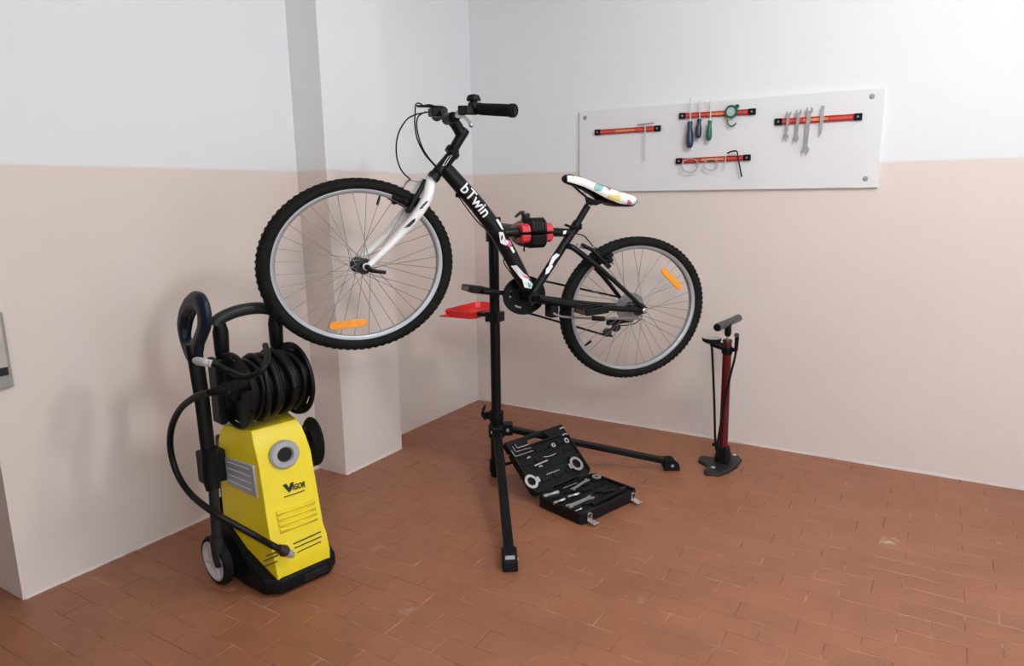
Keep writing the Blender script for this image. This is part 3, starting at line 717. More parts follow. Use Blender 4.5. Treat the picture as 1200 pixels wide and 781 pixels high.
d1 = V((F1.x-PX, F1.y-PY, 0)).normalized(); d2 = V((F2.x-PX, F2.y-PY, 0)).normalized()
for d in (d1, d2):
    hubm.box(V((PX, PY, hz))+d*.045, (.022, .021, .026), (d, UP.cross(d), UP))
hubm.build('leg_hub', 'black', std, False, bevel=.005)
for d, Fp_ in ((d1, F1), (d2, F2)):
    a = V((PX, PY, hz))+d*.045
    sdv = UP.cross(d); lg = MB(); ldir = (Fp_-a).normalized(); nn = sdv.cross(ldir)
    Ln = (Fp_-a).length; lg.box((a+Fp_)/2, (Ln/2, .017, .012), (ldir, sdv, nn)); l_ = lg.build('leg', 'blackm', std, False, bevel=.005, seg=3)
    ft = MB(); pw = Fp_+d*.012
    prof = [(-.035, .052), (.005, .052), (.030, .030), (.036, 0), (-.028, 0), (-.036, .018)]
    ft.prism([V((pw.x, pw.y, 0))+d*x+UP*z-sdv*.024 for x, z in prof], sdv*.048); ftb = ft.build('foot', 'rubber', l_, False, bevel=.004)
    MB().box(V((pw.x, pw.y, .041))+d*.0185, (.001, .015, .006), ((d*.8+UP*.6).normalized(), sdv, (UP*.8-d*.6).normalized())).build('foot_sticker', 'grey', l_, False)
    MB().lathe(V((pw.x, pw.y, .024))+sdv*.024*(1 if d is d2 else -1)*-1, sdv*(-1 if d is d2 else 1), [(.006, -.002), (.006, .003)], 10).build('foot_bolt', 'alu', l_)
    stt = MB().tube([V((PX, PY, .045))+d*.028, a+(Fp_-a)*.42-UP*.010], .0065, 8); stt.build('brace', 'blackm', std)
    MB().lathe(a+sdv*-.022, -sdv, [(.007, -.002), (.007, .004)], 10).build('pivot_bolt', 'alu', std)
MB().tube([(PX, PY, .02), (PX, PY, .07)], .033, 20).build('base_collar', 'black', std)
# clamp arm and head
K0 = bp(617, 272)
armd = (V((K0.x, K0.y, 0))-V((PX, PY, 0))).normalized()
hz2 = K0.z
ca = MB().tube([V((PX, PY, hz2+.004))-armd*.03, K0-NR*.06], .0225, 16); ca.tube([(PX+.003, PY, hz2-.05), (PX+.004, PY, hz2+.045)], .030, 18)
ca.build('clamp_arm', 'blackm', std)
hd = MB().lathe(bp(609, 273, -.085), NR, [(.030, 0), (.046, .008), (.052, .03), (.052, .06), (.040, .068)], 28, UP, .92); head = hd.build('clamp_head', 'guntone', std)
EL = -EF                                    # along the clamped tube, towards the saddle
cen = bp(625, 273, .0)
def jaw(off, up0, up1, n_, m_, l0, l1, th, name, bev=.006):
    a = cen+EL*((l0+l1)/2)+NR*off+UP*((up0+up1)/2)
    return MB().box(a, ((l1-l0)/2, th, (up1-up0)/2), (EL, NR, UP)).build(name, m_, std, False, bevel=bev, seg=3)
ju = MB()
def shell(u0, u1, offs, l0, l1):
    # curved jaw shell: profile in (NR, UP) plane swept along the tube
    mb = MB(); pr_ = offs; n = len(pr_)
    mb.loft([[cen+EL*l+NR*o+UP*z for o, z in pr_] for l in (l0, l1)]); return mb
upper = [(-.05, .030), (-.05, .050), (.020, .053), (.040, .040), (.046, .006), (.030, .004), (.026, .022)]
lower = [(o, -z) for o, z in upper][::-1]
js = shell(0, 0, upper, -.026, .034); jaw_u = js.build('clamp_jaw', 'black', std, False, bevel=.004, seg=2)
js = shell(0, 0, lower, -.026, .034); jaw_l = js.build('clamp_jaw', 'black', std, False, bevel=.004, seg=2)
for k in range(5):
    l = -.020+k*.0115; mb = MB(); mb.tube([cen+EL*l+NR*o+UP*z for o, z in ((.020, .0535), (.034, .047), (.042, .036), (.0455, .014))], .0024, 6); mb.build('jaw_rib', 'darkgrey', jaw_u)
for (l0, l1) in ((-.060, -.026), (.034, .062)):
    for s_ in (1, -1):
        p_ = [(-.02, .016*s_), (-.02, .032*s_), (.018, .034*s_), (.034, .026*s_), (.040, .005*s_), (.020, .004*s_), (.014, .012*s_)]
        shell(0, 0, p_, l0, l1).build('jaw_pad', 'redrub', jaw_u if s_ > 0 else jaw_l, False, bevel=.004, seg=2)
kn = MB().tube([bp(616, 258, -.02), bp(616, 250.5, -.02)], [.014, .016], 12); kn.tube(spl([bp(617, 251, -.02), bp(611, 249, -.015), bp(604, 254.5, -.01)], 4), [.011, .010, .006], 10, flat=.6)
kn.build('clamp_lever', 'darkgrey', std); MB().sphere(bp(616, 250, 0), .006, 8).build('lever_bolt', 'chrome', std)
MB().tube([bp(614.5, 287, .0), bp(614, 295, .0)], .003, 6).build('clamp_screw', 'blackm', std)
# red parts tray
TZ = .69; tx0, tx1, ty0, ty1 = -1.765, -1.605, 2.318, 2.590
ty = MB(); h_ = .030
ol = [(tx0, ty0+.03), (tx0+.02, ty0), (tx1-.02, ty0), (tx1, ty0+.025), (tx1, ty1-.12), (tx1-.075, ty1), (tx0+.02, ty1), (tx0, ty1-.02)]
cx_, cy_ = (tx0+tx1)/2, (ty0+ty1)/2
def sc2(pl, s): return [(cx_+(x-cx_)*s, cy_+(y-cy_)*s) for x, y in pl]
rings = [[V((x, y, TZ-h_)) for x, y in sc2(ol, .94)], [V((x, y, TZ)) for x, y in ol], [V((x, y, TZ)) for x, y in sc2(ol, .95)], [V((x, y, TZ-h_+.005)) for x, y in sc2(ol, .88)]]
ty.loft(rings); ty.box((tx0+.03, ty0-.010, TZ-.020), (.016, .022, .003))
tray = ty.build('parts_tray', 'red', std, False, bevel=.002); part_label(tray, 'red plastic parts tray')
MB().ring((tx1-.035, ty0+.06, TZ-h_+.006), UP, .020, [(-.002, 0), (.002, 0), (.002, .012), (-.002, .012)], 24, (0, 1, 0)).build('tool_hole', 'red', tray)
MB().box((PX-.06, PY+.03, TZ-.012), (.050, .016, .008)).box((PX, PY+.004, TZ-.012), (.0295, .030, .020)).build('tray_bracket', 'blackm', std, False, bevel=.004)

# ================================================================== PRESSURE WASHER
WA = R(-12); wa = V((math.cos(WA), math.sin(WA), 0)); wb = V((math.sin(WA), -math.cos(WA), 0)); WO = V((-1.572, 1.335, 0))
def wl(u, v, w): return WO+wa*u+wb*v+UP*w
def wv(x, y, v): return on(x, y, WO+wb*v, wb)
def wu(x, y, u): return on(x, y, WO+wa*u, wa)
wash = thing('pressure_washer', wl(-.14, 0, 0), 'yellow and black upright pressure washer with hose reel by the left wall', 'pressure washer')
def wbot(u): return .052+max(0, (-u-.08))**1.25*.95
def wring(fu, fh, hw, w, back=-.245):
    P = []
    base = [(fu, -fh), (fu, -fh*.33), (fu, fh*.33), (fu, fh), (fu*.66+back*.34, fh+(hw-fh)*.34), (fu*.33+back*.67, fh+(hw-fh)*.67), (back, hw), (back, hw*.33), (back, -hw*.33), (back, -hw), (fu*.33+back*.67, -fh-(hw-fh)*.67), (fu*.66+back*.34, -fh-(hw-fh)*.34)]
    for u, v in base: P.append(wl(u, v, wbot(u) if w is None else max(w, wbot(u)+.004)))
    return P
yb = MB().loft([wring(.004, .088, .125, None), wring(.003, .09, .126, .085), wring(-.010, .09, .126, .135), wring(-.022, .088, .126, .160), wring(-.060, .085, .122, .395), wring(-.078, .083, .118, .435), wring(-.094, .080, .112, .464, -.24), wring(-.112, .074, .102, .486, -.235)])
ybody = yb.build('housing', 'yellow', wash, True, bevel=.008, seg=3)
part_label(ybody, 'bright yellow front housing')
bsx = MB()
def bring(w, ex, top=False):
    P = []
    for u, v in [(.014+ex, -.080), (.014+ex, .080), (-.020+ex, .122+ex), (-.12, .136+ex), (-.30, .136+ex), (-.30, -.136-ex), (-.12, -.136-ex), (-.020+ex, -.122-ex)]:
        P.append(wl(u, v, w if not top else (.056 if u > -.05 else (.10 if u > -.2 else .235))))
    return P
bsx.loft([bring(.006, -.004), bring(.016, 0), bring(.045, 0), bring(0, -.004, True)])
wbase = bsx.build('base', 'black', wash, True, bevel=.006, seg=2)
MB().box(wl(.0125, -.032, .030), (.004, .042, .011), (wa, wb, UP)).build('carry_slot', 'window', wbase, False, bevel=.002)
sp_ = MB().loft([[wl(-.245, s_*.118, w) for s_ in (-1, 1)]+[wl(-.30, s_*.105, w) for s_ in (1, -1)] for w in (.05, .44)]); sp_.build('back_panel', 'black', wash, False, bevel=.008)
# wheels
for sd in (1, -1):
    c = wl(-.212, .158 if sd > 0 else -.118, .0745); ax = wb*sd
    wm = MB().ring(c, ax, .056, [(-.006, .000), (.030, .002), (.032, .010), (.032, .020), (.028, .026), (.016, .028), (.012, .022)], 48, UP, .845); w_ = wm.build('wheel', 'rubber', wash)
    hc = MB().ring(c, ax, .060, [(-.046, .012), (.011, .012), (.011, .028), (.006, .028), (-.004, .018), (-.046, .020)], 40, UP, .845)
    hc.lathe(c+ax*.010, ax, [(.018, 0), (.018, .016), (.008, .020)], 24, UP, .845)
    for k in range(4):
        a_ = k*math.pi/2+.4; d = (UP*.845*math.sin(a_)+UP.cross(ax)*math.cos(a_)); hc.tube([c+ax*.021+d*.015, c+ax*.022+d*.062], .0062, 6)
    part_label(hc.build('wheel_disc', 'lightgrey', w_), 'pale grey wheel disc')
# lens / port ring on the front
fn = (wa*1+UP*.165).normalized()
pc = on(333, 533, wl(-.050, 0, .34), fn)
pr_ = MB().ring(pc, fn, .036, [(-.013, .001), (-.009, .010), (.006, .010), (.012, .004), (.012, -.004), (-.013, -.004)], 40, UP, .90); po_ = pr_.build('port_ring', 'silverpl', wash)
MB().lathe(pc-fn*.002, fn, [(.025, 0), (.025, .0045)], 32, UP, .90).build('port_glass', 'window', po_)
def fpl(x, y, lift=.001): return on(x, y, wl(-.0355, 0, .245)+fn*lift, fn)
# VIGOR mark: a tick-shaped V, four letters and an underline
lo_ = MB()
vpts = [(331, 569), (335.5, 567.2), (338.6, 572), (340.2, 566), (344.5, 565), (341.6, 574.5), (338.8, 577.6)]
lo_.prism([fpl(x, y, .0012) for x, y in vpts], fn*.0006); lg_ = lo_.build('logo_tick', 'ink', ybody, False)
bx_ = (fpl(357.5, 567.5)-fpl(342.5, 572)); cx0 = fpl(350.2, 569.6, .0015); ex = bx_.normalized(); ey = fn.cross(ex)
if ey.z < 0: ey = -ey
t0 = text_mb('IGOR', lambda x, y, z: V((x, y, z)), 1.0, .045, .25); xs = [v.x for v in t0.v]; ys = [v.y for v in t0.v]
wd = (max(xs)-min(xs)); ht = max(ys)-min(ys); sx = bx_.length/wd; sy = .0185/ht
t1 = MB(); t1.add([cx0+ex*((v.x-(max(xs)+min(xs))/2)*sx)+ey*((v.y-(max(ys)+min(ys))/2)*sy) for v in t0.v], t0.f); part_label(t1.build('lettering', 'ink', ybody, False), 'black brand lettering')
MB().prism([fpl(333, 582.5), fpl(357, 574.5), fpl(357, 575.6), fpl(333, 583.6)], fn*.0008).build('underline', 'ink', ybody, False)
# louvres and slots
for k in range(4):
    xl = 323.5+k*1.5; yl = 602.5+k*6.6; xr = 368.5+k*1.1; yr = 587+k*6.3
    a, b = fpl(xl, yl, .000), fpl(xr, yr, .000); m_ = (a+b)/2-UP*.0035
    MB().tube(spl([a, m_, b], 6), .0062, 8).build('louvre', 'yellow', ybody)
    MB().tube(spl([a-UP*.0092, m_-UP*.0092, b-UP*.0092], 6), .0016, 6).build('louvre_gap_shade', 'maroon', ybody)  # dark rod stands in for the shadow line below each louvre
for (x0_, y0_, x1_, y1_) in ((344, 638, 376, 623.5), (345, 643, 377, 629), (348, 648, 376, 635), (312, 652, 330, 645), (309.5, 658, 326, 651), (310, 664.5, 325, 658)):
    fl_ = on(x0_, y0_, wl(-.006, 0, .118)+fn*.001, fn); fr_ = on(x1_, y1_, wl(-.006, 0, .118)+fn*.001, fn)
    MB().tube([fl_, fr_], .0018, 6).build('vent_slot', 'maroon', ybody)
# grey side grille
sn = (wb*.2-wa*-.037); sn = (wb*.19+wa*.037).normalized(); sP = wl(-.15, .1065, .35)
def sdp(x, y, lift=.004): return on(x, y, sP+sn*lift, sn)
gq = [sdp(x, y) for x, y in ((263.5, 536), (296, 547), (301.5, 584), (266.5, 567.5))]
gr = MB().prism([p-sn*.012 for p in gq], sn*.013).build('side_grille', 'silverpl', wash, False, bevel=.002)
for k in range(4):
    t = (k+.6)/4.4; a = gq[0].lerp(gq[3], t).lerp(gq[1].lerp(gq[2], t), .10); b = gq[0].lerp(gq[3], t).lerp(gq[1].lerp(gq[2], t), .86)
    MB().tube([a+sn*.001, b+sn*.001], .0028, 6).build('grille_bar', 'lightgrey', gr)
# handle
for v in (.088, -.088):
    MB().tube([wl(-.262, v, .10), wl(-.225, v, .74)], .0115, 12).build('handle_post', 'cream', wash)
    MB().tube([wl(-.226, v, .695), wl(-.225, v, .705), wl(-.222, v, .775), wl(-.222, v, .80)], [.017, .021, .023, .017], 14).build('post_sleeve', 'black', wash)
MB().tube(spl([wl(-.222, .105, .795), wl(-.222, .088, .812), wl(-.222, .045, .826), wl(-.222, 0, .831), wl(-.222, -.045, .828), wl(-.222, -.082, .815), wl(-.222, -.092, .79)], 5), .0185, 14).build('handle', 'darkgrey', wash)
# hose reel
rc_ = wl(-.150, 0, .607)
for v in (.095, -.095):
    c = rc_+wb*v; s_ = 1 if v > 0 else -1; fl_ = MB()
    rr = [.020, .060, .098, .108, .118]; n = 48
    for i in range(4):
        for j in range(n):
            if i == 2 and j % 8 in (2, 3, 4): continue
            q = [c+(UP*(.95*math.sin(2*math.pi*k_/n))+wa*math.cos(2*math.pi*k_/n))*r_ for r_, k_ in ((rr[i], j), (rr[i+1], j), (rr[i+1], j+1), (rr[i], j+1))]
            fl_.add(q+[p-wb*(.006*s_) for p in q], [(0, 1, 2, 3), (7, 6, 5, 4), (1, 5, 6, 2), (3, 7, 4, 0), (0, 4, 5, 1), (2, 6, 7, 3)])
    fl_.ring(c, wb*s_, .117, [(-.003, -.006), (.003, -.006), (.004, .004), (-.003, .004)], 48, UP, .95)
    fl_.lathe(c-wb*.003*s_, wb*s_, [(.038, 0), (.034, .010), (.024, .014)], 24, UP, .95)
    fl_.build('reel_flange', 'black', wash)
MB().lathe(rc_-wb*.092, wb, [(.082, 0), (.082, .184)], 32, UP, .95).build('reel_drum', 'black', wash)
for k in range(8):
    v = -.078+k*.0222; rad = .088+.006*((k*7) % 3); tl = .007*(1 if k % 2 else -1)
    P = [rc_+wb*(v+tl*math.cos(t))+(UP*.95*math.sin(t)+wa*math.cos(t))*(rad+.004*math.sin(3*t+k)) for t in [2*math.pi*i/40 for i in range(41)]]
    MB().tube(P, .0098, 10, caps=False).build('hose_winding', 'hose', wash)
for k in range(5):
    v = -.060+k*.030; P = [rc_+wb*(v-.008*math.cos(t))+(UP*.95*math.sin(t)+wa*math.cos(t))*.072 for t in [2*math.pi*i/32 for i in range(33)]]
    MB().tube(P, .0098, 8, caps=False).build('hose_winding', 'hose', wash)
MB().box(wl(-.215, .118, .60), (.030, .010, .10), (wa, wb, UP)).box(wl(-.215, -.118, .60), (.030, .010, .10), (wa, wb, UP)).box(wl(-.225, 0, .515), (.020, .118, .016), (wa, wb, UP)).build('reel_bracket', 'black', wash, False, bevel=.005)
MB().tube([rc_-wb*.10, rc_-wb*.135], [.020, .016], 14).build('reel_hub', 'black', wash)
ckp = wv(360, 455, -.125); MB().tube([rc_-wb*.115, ckp+wb*.03], .009, 8).build('reel_crank', 'black', wash)
MB().tube([ckp+wb*.03, ckp, ckp-wb*.012], [.010, .012, .011], 12).build('crank_knob', 'black', wash); MB().sphere(wv(355, 434, -.11), .019, 12).build('reel_cap', 'black', wash)
# inlet hub on the near flange and the short tail of hose
hubp = [wv(288, 450, .10), wv(270, 455, .16), wv(262, 456.5, .20)]
MB().tube(hubp, [.021, .017, .017], 14).build('swivel_joint', 'black', wash)
MB().tube([wv(264, 456, .195), wv(254, 458.5, .215), wv(242, 461, .23)], [.012, .0115, .0095], 12).build('hose_ferrule', 'black', wash)
hs = [wv(244, 460.5, .23), wv(228, 466, .24), wv(211, 480, .245), wv(201, 502, .245), wv(200, 528, .24), wv(208, 556, .235), wv(224, 580, .225), wv(249, 600, .21), wv(275, 615, .17), wv(302, 630, .125), wu(320, 640, .025), wu(331, 645, .022)]
MB().tube(spl(hs, 8), .0095, 10).build('high_pressure_hose', 'hose', wash)
MB().tube([wu(326, 642.5, .024), wu(331, 645, .022), wu(333, 646, .022), wu(337, 648, .020)], [.011, .016, .018, .012], 12).build('hose_collar', 'maroon', wash)
MB().tube([wu(334, 646.4, .023), wu(341, 650, .022), wu(343.5, 651, .022)], [.013, .012, .008], 10).build('hose_fitting', 'silverpl', wash)
tl_ = [wv(311, 405, .06), wv(313.5, 418, .085), wv(309, 431, .115), wv(298, 440, .135), wv(284, 442, .15), wv(268, 435, .16), wv(252, 427, .195), wv(243, 425.5, .215)]
MB().tube(spl(tl_, 6), .0088, 10).build('inlet_hose', 'hose', wash)
MB().tube([wv(248, 426.5, .205), wv(241, 425, .217), wv(240, 424.8, .217), wv(232, 423.5, .22), wv(228, 422.5, .222)], [.0105, .0105, .012, .0115, .0075], 12).build('hose_connector', 'lightgrey', wash)
# power cord hung on the far side
for k in range(4):
    cc = wl(-.150, -.130-.006*k, .372+.004*k); P = [cc+(UP*math.sin(t)*(.064+.004*k)+wa*math.cos(t)*(.045+.004*k)) for t in [2*math.pi*i/28 for i in range(29)]]
    MB().tube(P, .006, 7, caps=False).build('cord_coil', 'rubber', wash)
for k in range(3):
    cc = wl(-.150, -.134-.007*k, .372); P = [cc+(UP*math.sin(t)*(.044-.006*k)+wa*math.cos(t)*(.028-.004*k)) for t in [2*math.pi*i/28 for i in range(29)]]
    MB().tube(P, .007, 7, caps=False).build('cord_coil', 'rubber', wash)
MB().tube([wl(-.150, -.10, .43), wl(-.150, -.150, .433), wl(-.150, -.155, .455)], .008, 8).build('cord_hook', 'black', wash)

# spray lance standing in its holder: a thing of its own
GV = .185
gun = thing('spray_gun', wl(-.2, GV, .11), 'dark navy spray gun with open loop grip and long lance at the washer side', 'spray gun')
outer = [(223, 425), (218, 408), (213.5, 390), (211.5, 377), (214.5, 360), (220, 348), (228, 341), (236, 343.5), (241.5, 354), (245, 370), (244.5, 384), (240, 396), (235, 407), (234, 420)]
inner = [(223, 401), (219.5, 398), (217.5, 385), (220, 372), (226, 363), (232, 361), (235.5, 370), (235, 381), (231, 392), (227, 399)]
def loop_prism(name, out_, inn, th, m_, par):
    # outline with a hole: two fans bridged by matching samples
    N_ = 48
    def samp(pl):
        P = [wv(x, y, GV) for x, y in pl]; c = sum((wv(x, y, GV) for x, y in inner), V((0, 0, 0)))/len(inner)
        res = []
        for k in range(N_):
            a_ = 2*math.pi*k/N_; d = wa*math.cos(a_)+UP*math.sin(a_); best = None
            for i in range(len(P)):
                p, q = P[i]-c, P[(i+1) % len(P)]-c
                px_, pz_, qx_, qz_ = p.dot(wa), p.z, q.dot(wa), q.z; dx, dz = math.cos(a_), math.sin(a_)
                ex_, ez_ = qx_-px_, qz_-pz_; den = dx*ez_-dz*ex_
                if abs(den) < 1e-9: continue
                t = (px_*ez_-pz_*ex_)/den; s2 = (px_*dz-pz_*dx)/den
                if t > 0 and -1e-6 <= s2 <= 1+1e-6 and (best is None or t > best): best = t
            res.append(c+d*(best or .02))
        return res
    O_, I_ = samp(out_), samp(inn); Mi = [o.lerp(i, .5) for o, i in zip(O_, I_)]
    ring = []
    mb = MB()
    L6 = lambda t, k: [o.lerp(i, t)+wb*(th*k) for o, i in zip(O_, I_)]
    prof = [L6(-.05, .35), L6(.2, 1), L6(.8, 1), L6(1.05, .3), L6(1.05, -.3), L6(.8, -1), L6(.2, -1), L6(-.05, -.35)]
    vs_ = [p for r_ in prof for p in r_]; fs = [(i*N_+j, i*N_+(j+1) % N_, ((i+1) % 8)*N_+(j+1) % N_, ((i+1) % 8)*N_+j) for i in range(8) for j in range(N_)]
    mb.add(vs_, fs); return mb.build(name, m_, par, True, sub=1)
lp = loop_prism('grip', spl([V((x, y, 0)) for x, y in outer], 1) and outer, inner, .017, 'navy', gun)
MB().tube(spl([wv(231.5, 362, GV), wv(224, 375, GV), wv(221, 397, GV)], 5), [.006, .008, .006], 8, flat=.7).build('trigger', 'navy', gun)
MB().tube([wv(226.5, 404, GV), wv(230, 425, GV), wv(237, 470, GV), wv(243, 520, GV), wv(246, 546, GV)], [.024, .023, .022, .0215, .020], 14, flat=.75).build('handle_barrel', 'black', gun)
MB().tube([wv(245, 525, GV), wv(247, 560, GV), wv(250, 574, GV)], [.023, .024, .020], 14).build('lance_coupling', 'black', gun)
MB().tube([wv(250, 570, GV), wv(252.5, 610, GV), wv(254, 632, GV)], .0145, 12).build('lance', 'darkgrey', gun)
MB().tube([wv(253.5, 630, GV), wv(254, 636, GV), wv(255.5, 652, GV), wv(256.5, 664, GV)], [.018, .019, .017, .011], 12).build('nozzle', 'darkgrey', gun)
MB().box(wl(-.232, .150, .37), (.030, .034, .050), (wa, wb, UP)).build('lance_holder', 'black', wash, False, bevel=.006)

# ================================================================== FLOOR PUMP
PP = onz(846, 544); PYp = PP.y
pump = thing('floor_pump', (PP.x, PP.y, 0), 'dark red bicycle floor pump with gauge standing against the back wall', 'pump')
ft = [(819, 536), (822, 534.5), (834, 536.5), (845, 534), (858, 531), (865, 533), (869.5, 538.5), (864, 546.5), (854, 552.5), (843, 556.5), (826, 555), (824.5, 552), (829, 546), (818, 540)]
fz = .010; P = [onz(x, y, fz) for x, y in ft]; c = sum(P, V((0, 0, 0)))/len(P)
fb_ = MB(); fb_.loft([[V((p.x, p.y, 0)) for p in P], [V((p.x, p.y, .008)) for p in P], [V((c.x+(p.x-c.x)*.93, c.y+(p.y-c.y)*.93, .014)) for p in P]])
foot = fb_.build('foot_plate', 'darkgrey', pump, False, bevel=.002)
for x, y in ((835.5, 548), (860.5, 533.5)): MB().lathe(onz(x, y, .014), UP, [(.010, 0), (.009, .003)], 12).build('foot_bolt', 'alu', foot)
def pm(x, y, d=0.): return ony(x, y, PYp-d)
zt = pm(852, 399).z
BXx = pm(847, 535).x; BTx = pm(852.5, 400).x
MB().loft([[V((BXx+sx*.030, PYp+sy*.034, .012)) for sx, sy in ((-1, -1), (1, -1), (1, 1), (-1, 1))], [V((BXx+sx*.024, PYp+sy*.024, .085)) for sx, sy in ((-1, -1), (1, -1), (1, 1), (-1, 1))]]).build('barrel_socket', 'black', pump, False, bevel=.008)
MB().tube([V((BXx, PYp, .03)), V((BTx, PYp, zt))], .0185, 20).build('barrel', 'pumpred', pump)
MB().tube([V((BTx-.001, PYp, zt-.058)), V((BTx, PYp, zt-.050)), V((BTx, PYp, zt-.030)), V((BTx, PYp, zt-.026))], [.0215, .0225, .0225, .0215], 18).build('barrel_clamp', 'black', pump)
MB().tube([V((BTx, PYp, zt-.004)), V((BTx, PYp, zt+.004))], [.021, .018], 18).build('barrel_cap', 'maroon', pump)
MB().tube([V((BTx, PYp, zt)), V((BTx, PYp, zt+.03))], .006, 8).build('piston_rod', 'chrome', pump)
zh = pm(853, 379).z
h1, h2 = onz(841, 383, zh), onz(866.5, 371.5, zh); hd_ = (h2-h1).normalized(); hm = (h1+h2)/2; off = V((BTx, PYp, zh))-hm; off.z = 0
h1 += off*.5; h2 += off*.5
MB().tube([V((BTx, PYp, zt+.018)), V((BTx, PYp, zt+.030)), V((BTx, PYp, zh))], [.010, .0145, .0135], 12).build('handle_neck', 'black', pump)
hdl = MB().tube([h1, h1+hd_*.01, h1.lerp(h2, .5), h2-hd_*.01, h2], [.0165, .0175, .0155, .0165, .013], 16).build('handle', 'guntone', pump)
MB().lathe(h1+hd_*.001, -hd_, [(.0135, 0), (.0135, .003)], 16).build('handle_plug', 'black', hdl)
zg = pm(834, 397, .03).z; ga = onz(834, 397, zg)
ggm = MB().lathe(ga-UP*.020, UP, [(.022, 0), (.038, .010), (.040, .022), (.037, .0225)], 28); gau = ggm.build('gauge', 'black', pump)
MB().lathe(ga+UP*.0026, UP, [(.036, 0), (.036, .002)], 28).build('gauge_face', 'lightgrey', gau)
MB().tube([ga-UP*.016, V((BTx, PYp, zt-.036))], [.018, .013], 10).build('gauge_arm', 'black', pump)
MB().tube(spl([ga-UP*.012, pm(834, 405, .04), pm(835, 420, .04), pm(837, 470, .035), pm(838, 512, .03), pm(839.5, 528, .03)], 5), .0050, 8).build('hose', 'rubber', pump)
MB().tube([pm(835, 521, .03), pm(840, 522, .03)], .008, 8).build('hose_elbow', 'rubber', pump)
MB().tube(spl([pm(863.5, 404, .02), pm(861, 420, .03), pm(856, 440, .035), pm(851, 463, .035), pm(845, 495, .034), pm(841, 520, .03), pm(840, 536, .028)], 5), .0048, 8).build('hose', 'rubber', pump)
MB().tube([pm(862.5, 411, .02), pm(863.5, 398, .02), pm(863.8, 393.5, .02)], [.0075, .0085, .0085], 10).build('pump_head', 'black', pump)
MB().lathe(pm(863.8, 393, .02)-V((0, .004, 0)), V((-.1, -1, .25)), [(.0095, -.006), (.0095, .006), (.005, .007)], 14).build('head_nozzle', 'guntone', pump)
MB().box((V((BTx, PYp, zt-.042))+pm(864, 410, .02))/2, (.026, .010, .008), ((pm(864, 410, .02)-V((BTx, PYp, zt-.042))).normalized(), (0, 1, 0), (0, 0, 1))).build('head_clip', 'black', pump, False, bevel=.003)

# ================================================================== TOOL CASE
hv = V((.288, .9577, 0)).normalized(); wv_ = V((.9577, -.288, 0)).normalized(); CM = V((-1.067, 2.278, 0)); LH, LW, CT = .318, .228, .045
def cp(h, w, z): return CM+hv*h+wv_*w+UP*z
case = thing('tool_case', cp(0, 0, 0), 'open black plastic tool case lying on the tiles beside the stand leg', 'tool case')
def tray_shell(fr, L, Wd, D, wall_=.008, floor_=.012):
    # fr(a, b, c): a along hinge, b away from hinge, c depth
    mb = MB(); r = .014
    def ol(ins):
        a0, a1, b0, b1 = -L/2+ins, L/2-ins, ins, Wd-ins; q = r if ins == 0 else r*.5
        return [(a0+q, b0), (a1-q, b0), (a1, b0+q), (a1, b1-q), (a1-q, b1), (a0+q, b1), (a0, b1-q), (a0, b0+q)]
    mb.loft([[fr(a, b, 0) for a, b in ol(.004)], [fr(a, b, .006) for a, b in ol(0)], [fr(a, b, D) for a, b in ol(0)], [fr(a, b, D) for a, b in ol(wall_)], [fr(a, b, D-floor_) for a, b in ol(wall_)]])
    return mb
def basef(a, b, c): return cp(a, b-LW/2, c)
cb = tray_shell(basef, LH, LW, CT).build('case_base', 'casegrey', case, False, bevel=.002)
TL = R(43); ld = -wv_*math.cos(TL)+UP*math.sin(TL); lnn = hv.cross(ld)
if lnn.dot(CAM-CM) < 0: lnn = -lnn
HG = cp(0, -LW/2, CT)
LWd = .236
def lidf(a, b, c): return HG+hv*a+ld*(b+.006)+lnn*(c-.036)
ll = MB(); LDP = .036
# lid with a carrying-handle cut-out along its far edge
lid = tray_shell(lidf, LH, LWd-.040, LDP).build('case_lid', 'casegrey', case, False, bevel=.002)
for (a0, a1) in ((-.159, -.062), (.062, .159)):
    MB().prism([lidf(a0, LWd-.044, .004), lidf(a1, LWd-.044, .004), lidf(a1+(.02 if a0 < 0 else 0), LWd, .004), lidf(a0-(.02 if a0 > 0 else 0), LWd, .004)], lnn*.030).build('lid_shoulder', 'casegrey', lid, False, bevel=.004)
MB().tube(spl([lidf(-.07, LWd-.010, .018), lidf(-.03, LWd-.004, .018), lidf(.03, LWd-.004, .018), lidf(.07, LWd-.010, .018)], 4), .011, 10).build('carry_handle', 'casegrey', lid)
for a in (-.10, .10): MB().tube([lidf(a-.03, -.004, LDP-.004), lidf(a+.03, -.004, LDP-.004)], .005, 8).build('hinge', 'casegrey', case)
# moulded nests (raised ribs) in both halves
random.seed(5)
for (fr, wid, dep, rows) in ((basef, LW, CT-.010, (.045, .085, .125, .170)), (lidf, LWd-.04, LDP-.010, (.040, .085, .125, .165))):
    par = cb if fr is basef else lid
    for b in rows:
        a = -.140
        while a < .125:
            l = random.uniform(.03, .075); MB().prism([fr(a, b-.007, dep-.004), fr(min(a+l, .148), b-.007, dep-.004), fr(min(a+l, .148), b+.007, dep-.004), fr(a, b+.007, dep-.004)], (lnn if fr is lidf else UP)*random.uniform(.006, .010)).build('nest_rib', 'casegrey', par, False, bevel=.0015)
            a += l+random.uniform(.012, .03)
